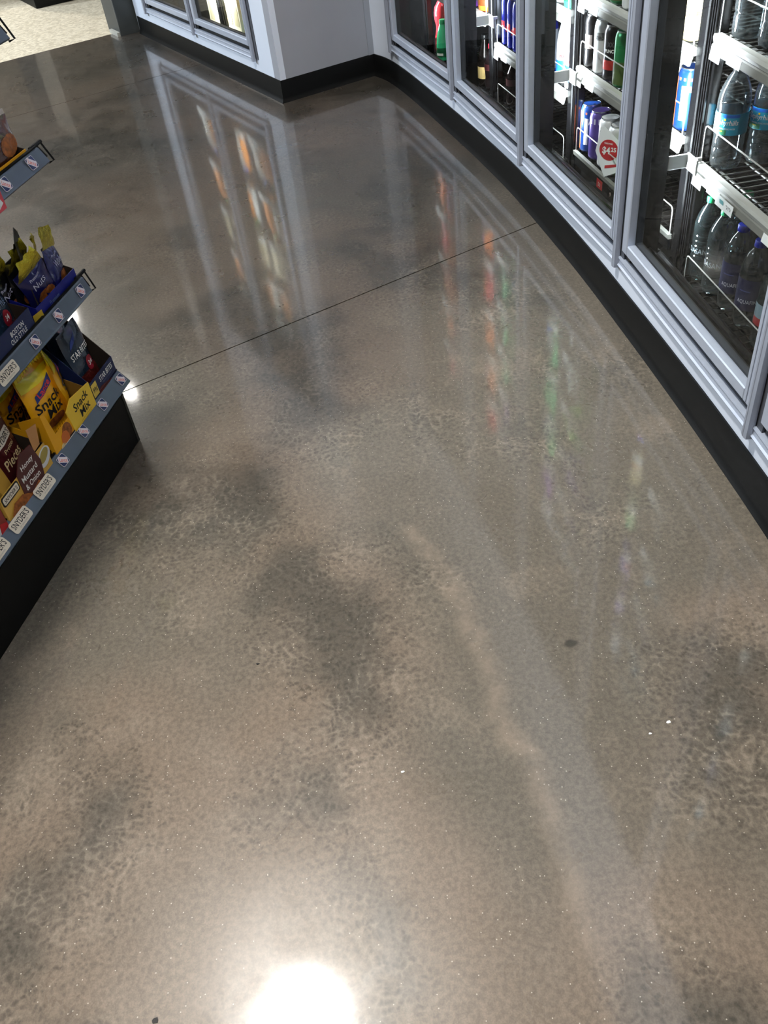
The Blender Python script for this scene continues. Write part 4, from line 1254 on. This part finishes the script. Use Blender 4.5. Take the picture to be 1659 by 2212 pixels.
for j, (s, d, rx) in enumerate(((-.024, .052, -.10), (-.016, .085, -.12))):
    p = pillow(.098, .170, .020, 30 + j, wr=.14).build('jerky_pouch', M_CLEARB)
    place_local(p, s, d, .168, .05, rx)
    tag(p, ('dark blue jerky pouch leaning in the far tray', 'jerky pouch behind the front one in the far tray')[j], 'pouch', 'jerky pouches in the far tray')
    if j == 0:
        dplate(p, 30, 'pouch_window', [(-.044, .010), (.044, .010), (.042, .06), (-.042, .06)], M_JERKY)
        dplate(p, 30, 'weight_badge', [(x + .016, y + .068) for x, y in ellipse(.018, .018, 20)], mat('badge_red', rgb(150, 30, 44), .4), .0014)
        dtext(p, 30, '34', .016, .069, .016, .012, M_INKW, .02, lift=.002)
        dtext(p, 30, 'STAR BITES', .0, .108, .078, .015, M_INKW, .01)
        dplate(p, 30, 'logo_patch', [(-.03, .122), (0, .136), (.016, .152), (-.016, .140)], mat('logo_blue', rgb(40, 60, 130), .4))
# --- deck: yellow snack mix tray
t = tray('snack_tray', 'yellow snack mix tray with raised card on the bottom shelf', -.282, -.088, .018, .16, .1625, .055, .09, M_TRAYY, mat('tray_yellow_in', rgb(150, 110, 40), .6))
MB().prism_x([(0, 0), (.06, 0), (.06, .10), (0, .118)], -.0014, .0002).build('end_flap', M_TRAYY, t)
plate(t, 'front_riser', [(0, .055), (.022, .055), (.012, .118), (0, .118)], (0, .0014, 0), X, ZU, FW, .0014, M_TRAYY)
plate(t, 'header_card', [(.086, .004), (.190, .006), (.191, .074), (.108, .086), (.078, .07)], (0, -.0005, 0), X, ZU, FW, .0022, mat('card_yellow', rgb(246, 204, 62), .4))
text(t, 'Snack', (.140, -.0032, .060), (1, 0, .06), ZU, .066, .020, M_INK, .015)
text(t, 'Mix', (.146, -.0032, .036), (1, 0, .06), ZU, .044, .020, M_INK, .015)
for q in range(3):
    text(t, 'crunchy toasted pieces', (.142, -.0032, .020 - .005 * q), (1, 0, .04), ZU, .05, .003, mat('ink_brown', rgb(120, 70, 20), .6))
plate(t, 'print_pretzel', [(x + .060, y + .034) for x, y in ellipse(.019, .021, 16)], (0, -.0002, 0), X, ZU, FW, .0006, M_PRETZ)
plate(t, 'print_cracker', [(x + .046, y + .026) for x, y in ellipse(.016, .018, 8)], (0, -.0008, 0), X, ZU, FW, .0006, mat('cracker_orange', rgb(206, 110, 50), .5))
plate(t, 'print_nut', [(x + .030, y + .014) for x, y in ellipse(.010, .009, 12)], (0, -.0008, 0), X, ZU, FW, .0006, M_CREAM)
plate(t, 'brand_patch', rrect(.064, .020, .005), (.062, -.0006, .009), (1, 0, 0), ZU, FW, .0006, M_INK)
plate(t, 'brand_panel', rrect(.058, .014, .004), (.062, -.0012, .009), (1, 0, 0), ZU, FW, .0004, M_ST_C)
text(t, "SNYDER'S", (.062, -.0018, .009), X, ZU, .05, .008, M_INK, .01)
def snack_bag(s, d, z, rz, rx, seed, label, ry=0.0):
    p = pillow(.118, .158, .034, seed).build('snack_bag', M_YEL)
    place_local(p, s, d, z, rz, rx, ry)
    tag(p, label, 'bag', 'yellow snack mix bags')
    dplate(p, seed, 'foil_face', [(-.056, .122), (.056, .122), (.057, .148), (-.057, .148)], M_YELB)
    crimp(.116, .146, .166).build('top_seal', M_YELB, p)
    crimp(.116, -.004, .010).build('bottom_seal', M_YEL, p)
    dplate(p, seed, 'logo_patch', [(-.036, .088), (-.034, .104), (.0, .114), (.036, .128), (.032, .106), (-.004, .098)], mat('logo_blue', rgb(40, 60, 130), .4), .0012)
    dtext(p, seed, 'Lance', -.001, .108, .050, .014, mat('logo_red', rgb(206, 50, 56), .4), .02, 0, .28, .0022)
    dtext(p, seed, 'Snack', 0, .078, .092, .024, M_INK, .015, 0, .06)
    dtext(p, seed, 'Mix', .012, .052, .058, .024, M_INK, .015, 0, .06)
    dplate(p, seed, 'print_mix', [(x + .006, y + .024) for x, y in ellipse(.034, .013, 14)], M_PRETZ)
    return p
snack_bag(-.205, .058, .186, -.05, -.06, 11, 'yellow snack mix bag in front of the tray nearest the pretzel pouches', .06)
snack_bag(-.158, .090, .190, -.12, -.10, 12, 'yellow snack mix bag tucked behind its neighbour', .0)
snack_bag(-.110, .080, .186, .75, -.06, 13, 'yellow snack mix bag turned sideways beside the jerky tray', -.08)
snack_bag(-.225, .130, .180, .1, .05, 14, 'yellow snack mix bag at the back of the tray')
# --- deck: honey mustard pretzel tray
t = tray('snack_tray', 'maroon and gold pretzel tray on the bottom shelf', -.492, -.308, .016, .16, .1625, .070, .10, M_GOLDP, M_TRAYIN)
plate(t, 'maroon_panel', [(.066, .004), (.140, .004), (.152, .05), (.142, .098), (.10, .104), (.070, .074)], (0, -.0004, 0), X, ZU, FW, .0018, M_MAROON)
text(t, 'Honey', (.110, -.0026, .074), X, ZU, .046, .016, M_INKW, .012)
text(t, 'Mustard', (.106, -.0026, .054), X, ZU, .058, .014, M_INKW, .012)
text(t, '& Onion', (.106, -.0026, .034), X, ZU, .056, .014, M_INKW, .012)
plate(t, 'brand_patch', rrect(.062, .022, .005), (.034, -.0004, .058), X, ZU, FW, .0010, M_INK)
plate(t, 'brand_panel', rrect(.056, .016, .004), (.034, -.0014, .058), X, ZU, FW, .0004, M_ST_C)
text(t, "SNYDER'S", (.034, -.0020, .058), X, ZU, .048, .009, M_INK, .01)
plate(t, 'print_bowl', ellipse(.026, .018, 18), (.166, -.0006, .046), (1, 0, .45), (-.45, 0, 1), FW, .0010, mat('bowl_white', rgb(220, 222, 226), .4))
plate(t, 'print_mustard', ellipse(.020, .011, 18), (.166, -.0016, .050), (1, 0, .45), (-.45, 0, 1), FW, .0004, mat('mustard', rgb(168, 150, 76), .5))
plate(t, 'print_pretzels', [(.004, .002), (.138, .002), (.120, .022), (.09, .014), (.06, .034), (.03, .036), (.012, .02)], (0, -.0024, 0), X, ZU, FW, .0006, M_PRETZ)
plate(t, 'print_dipper', [(.148, .074), (.172, .076), (.186, .118), (.152, .126)], (0, .0014, 0), X, ZU, FW, .0014, mat('hand_print', rgb(190, 136, 84), .5))
def pretzel_pouch(s, d, rz, rx, label, seed):
    p = pillow(.125, .185, .030, seed, wr=.06).build('pretzel_pouch', M_GOLDP)
    place_local(p, s, d, .170, rz, rx)
    tag(p, label, 'pouch', 'honey mustard pretzel pouches')
    dplate(p, seed, 'maroon_panel', [(-.030, .02), (.050, .014), (.056, .12), (.052, .166), (-.01, .170), (-.054, .152), (-.040, .09)], M_MAROON)
    dtext(p, seed, 'Honey Mustard', .010, .140, .078, .013, M_INKW, .01, 0, .05, .0016)
    dplate(p, seed, 'brand_panel', [(x + .008, y + .112) for x, y in rrect(.078, .024, .006)], M_ST_C, .0014)
    dtext(p, seed, "SNYDER'S", .008, .112, .068, .014, M_INK, .01, 0, .02, .0024)
    dtext(p, seed, 'Pretzel', .014, .088, .042, .010, M_CREAM, 0, 0, .05, .0016)
    dtext(p, seed, 'Pieces', .010, .064, .070, .024, M_CREAM, .015, 0, .05, .0016)
    dplate(p, seed, 'new_badge', [(-.046, .146), (-.008, .152), (-.009, .166), (-.047, .160)], mat('price_yellow', rgb(232, 200, 90), .5), .0018)
    dtext(p, seed, 'NEW SIZE', -.028, .156, .032, .007, M_INK, .01, 0, .15, .0026)
pretzel_pouch(-.372, .062, .10, -.12, 'maroon and gold pretzel pouch standing in its tray', 21)
pretzel_pouch(-.448, .088, -.12, -.05, 'pretzel pouch half hidden at the left photo edge', 22)
t = tray('snack_tray', 'red and white snack tray cut by the left photo edge', -.70, -.500, .016, .15, .1625, .062, .09, mat('tray_brick', rgb(140, 52, 44), .45), M_TRAYIN)
plate(t, 'white_flash', [(.128, .004), (.170, .004), (.182, .050), (.156, .052)], (0, -.0003, 0), X, ZU, FW, .0006, mat('bowl_white', rgb(220, 222, 226), .4))
plate(t, 'red_flash', [(.168, .004), (.198, .004), (.198, .024), (.180, .032)], (0, -.0009, 0), X, ZU, FW, .0006, M_TAGRED)
plate(t, 'red_flash', [(.138, .004), (.150, .004), (.160, .03), (.146, .034)], (0, -.0009, 0), X, ZU, FW, .0006, M_TAGRED)

# --- second shelf
z2 = SH[1][2] + .0005
t = tray('snack_tray', 'royal blue premium nut tray at the far end of the second shelf', -.142, .034, .030, .14, z2, .042, .072, M_TRAYNB, M_TRAYIN)
text(t, 'Premium', (.072, -.0006, .026), X, ZU, .040, .009, mat('ink_bluegrey', rgb(120, 140, 170), .6))
plate(t, 'gold_flap', [(0, .0), (.012, .0), (.010, .036), (-.012, .030), (-.014, .006)], (0, -.0002, 0), (.8, -.6, 0), ZU, (-.6, -.8, 0), .0012, mat('flap_gold', rgb(176, 146, 40), .5))
t2 = MB().prism_x([(.0, .0), (.11, .0), (.11, .145), (.085, .165), (.03, .155), (0, .06)], 0, .0018).build('backing_card', mat('card_dark', rgb(40, 34, 24), .7))
t2.matrix_world = G @ Matrix.Translation((-.100, .055, z2)) @ Matrix.Rotation(math.radians(-62), 4, 'Z')
tag(t2, 'dark folded backing card behind the gold-topped bags', 'card')
def nut_bag(s, d, rz, rx, ry, seed, m, txt, label, flap):
    p = pillow(.082, .112, .024, seed, wr=.16).build('nut_bag', m)
    place_local(p, s, d, z2 + .002, rz, rx, ry)
    tag(p, label, 'bag', 'gold-topped nut bags on the second shelf')
    dtext(p, seed, txt, 0, .070, .038, .014, mat('ink_pale', rgb(190, 190, 214), .6), 0, .2, .12)
    dtext(p, seed, 'Premium', -.002, .086, .030, .006, mat('ink_pale', rgb(190, 190, 214), .6), 0, .2, .12)
    dplate(p, seed, 'nut_print', [(x + .004, y + .034) for x, y in ellipse(.026, .016, 12)], M_PRETZ)
    n = 8
    b = MB()
    vs_ = []
    for i in range(n + 1):
        u = i / n - .5
        for j in range(5):
            v = j / 4
            wv = .0035 * math.sin(14 * u + 2 * j + seed) * v
            vs_.append((u * .080 * (1 - .38 * v * flap), -.004 - .012 * math.sin(v * 2.2) * flap + wv, .100 + v * .046 + .006 * math.sin(3 * u + seed)))
    b.add(vs_, [(i * 5 + j, (i + 1) * 5 + j, (i + 1) * 5 + j + 1, i * 5 + j + 1) for i in range(n) for j in range(4)])
    b.smooth = True
    b.build('foil_top', M_FOIL, p)
nut_bag(.004, .050, .25, -.08, .10, 41, M_NAVYB, 'Whole', 'navy nut bag with curled gold lip nearest the shelf end', .5)
nut_bag(-.034, .062, .55, -.05, .05, 42, M_NAVYB, 'Milk', 'navy nut bag standing edge-on with pale gold top', .8)
nut_bag(-.056, .058, -.35, .12, -.25, 43, M_NAVYB, 'Nuts', 'navy nut bag with bright gold top tipped forward', 1.0)
nut_bag(-.082, .092, .0, .02, .12, 44, M_DARKB, 'Cash', 'black cashew bag with broad gold top', .9)
nut_bag(-.130, .100, .1, .05, -.1, 45, M_DARKB, 'Nut', 'black nut bag beside the jerky pouches', .7)
t = tray('snack_tray', 'navy jerky tray in the middle of the second shelf', -.318, -.168, .026, .14, z2, .060, .080, M_TRAYN, M_TRAYIN)
text(t, 'BOSTON', (.092, -.0006, .045), X, ZU, .050, .011, M_INKW, .01)
text(t, 'OLD STYLE', (.090, -.0006, .031), X, ZU, .062, .011, M_INKW, .006)
plate(t, 'print_meat', [(.05, .001), (.11, .001), (.09, .012), (.06, .016)], (0, -.0002, 0), X, ZU, FW, .0003, M_JERKY)
for j, s in enumerate((-.212, -.280)):
    p = pillow(.100, .150, .018, 50 + j, wr=.12).build('jerky_pouch', M_CLEARB)
    place_local(p, s, .060 + .02 * j, z2 + .003, .12, -.10)
    tag(p, ('blue jerky pouch with red badge on the second shelf', 'jerky pouch at the left photo edge of the second shelf')[j], 'pouch', 'jerky pouches on the second shelf')
    sd = 50 + j
    dtext(p, sd, 'BOSTON\nOLD STYLE', 0, .088, .062, .026, mat('ink_bluegrey', rgb(120, 140, 170), .6))
    dplate(p, sd, 'weight_badge', [(x + .010, y + .052) for x, y in ellipse(.016, .017, 20)], mat('badge_red', rgb(150, 30, 44), .4), .0012)
    dtext(p, sd, '34', .010, .053, .014, .012, M_INKW, .02, lift=.002)
    dplate(p, sd, 'pouch_window', [(-.044, .010), (.044, .010), (.042, .036), (-.042, .036)], M_JERKY)
t = tray('snack_tray', 'orange tray at the left photo edge of the second shelf', -.48, -.330, .020, .14, z2, .075, .09, mat('tray_orange', rgb(226, 130, 34), .45), M_TRAYIN)
# --- third shelf
z3 = SH[2][2] + .0005
p = pillow(.11, .085, .030, 61, wr=.2).build('snack_bag', mat('brown_bag', rgb(76, 44, 32), .22, coat=.6))
place_local(p, -.024, .040, z3 + .001, .15, -.05)
tag(p, 'glossy brown snack bag on the upper shelf', 'bag')
crimp(.108, .078, .094).build('top_seal', mat('pale_film', rgb(190, 180, 172), .3), p)
dplate(p, 61, 'print_pretzels', [(x, y + .04) for x, y in ellipse(.034, .02, 14)], M_PRETZ)
t = tray('snack_tray', 'yellow tray under the brown bag on the upper shelf', -.105, .012, .022, .13, z3, .022, .045, M_TRAYY, M_TRAYIN)

# ------------------------------------------------------------------ far counter and floor litter
fc = empty('display_counter', frame(-1.995, 7.292, 0.887, 0.461))
tag(fc, 'dark counter on the beige floor at the top edge', 'counter')
MB().bbox((0, 0, 0), (2.2, 0.5, 0.16), .004).build('kick_base', M_KICK, fc)
MB().bbox((-0.02, -0.03, 0.16), (2.22, 0.55, 0.95), .004).build('body', mat('counter_body', rgb(120, 112, 100), .5), fc)
MB().bbox((-0.04, -0.05, 0.95), (2.24, 0.57, 0.99), .004).build('worktop', mat('counter_top', rgb(70, 66, 62), .35), fc)
sb = empty('display_counter', frame(-2.33, 7.85, 0.887, 0.461))
tag(sb, 'second dark counter behind the first at the top left corner', 'counter')
MB().bbox((-1.6, 0, 0), (-0.1, 0.5, 0.14), .004).build('kick_base', M_KICK, sb)
MB().bbox((-1.6, -0.03, 0.14), (-0.1, 0.5, 0.9), .004).build('body', mat('counter_body', rgb(120, 112, 100), .5), sb)
for j, (x, y, s, m) in enumerate(((-.408, .431, .006, M_INK), (-.029, .754, .004, M_TAG), (.422, .776, .005, M_TAG), (.385, .760, .004, M_TAG), (-.275, 1.02, .004, M_INK))):
    rnd = random.Random(80 + j)
    pts = [(s * rnd.uniform(.5, 1.2) * math.cos(k * 1.05), s * rnd.uniform(.3, .7) * math.sin(k * 1.05)) for k in range(6)]
    o = MB().prism_z(pts, 0.0, .0012).build('floor_crumb', m)
    o.location = (x, y, 0.0)
    tag(o, ('dark crumb at the bottom edge of the floor', 'white paper flake in the middle of the floor', 'white paper flake on the right side of the floor', 'smaller white flake beside the right one', 'small dark splinter left of the middle of the floor')[j], 'crumb')
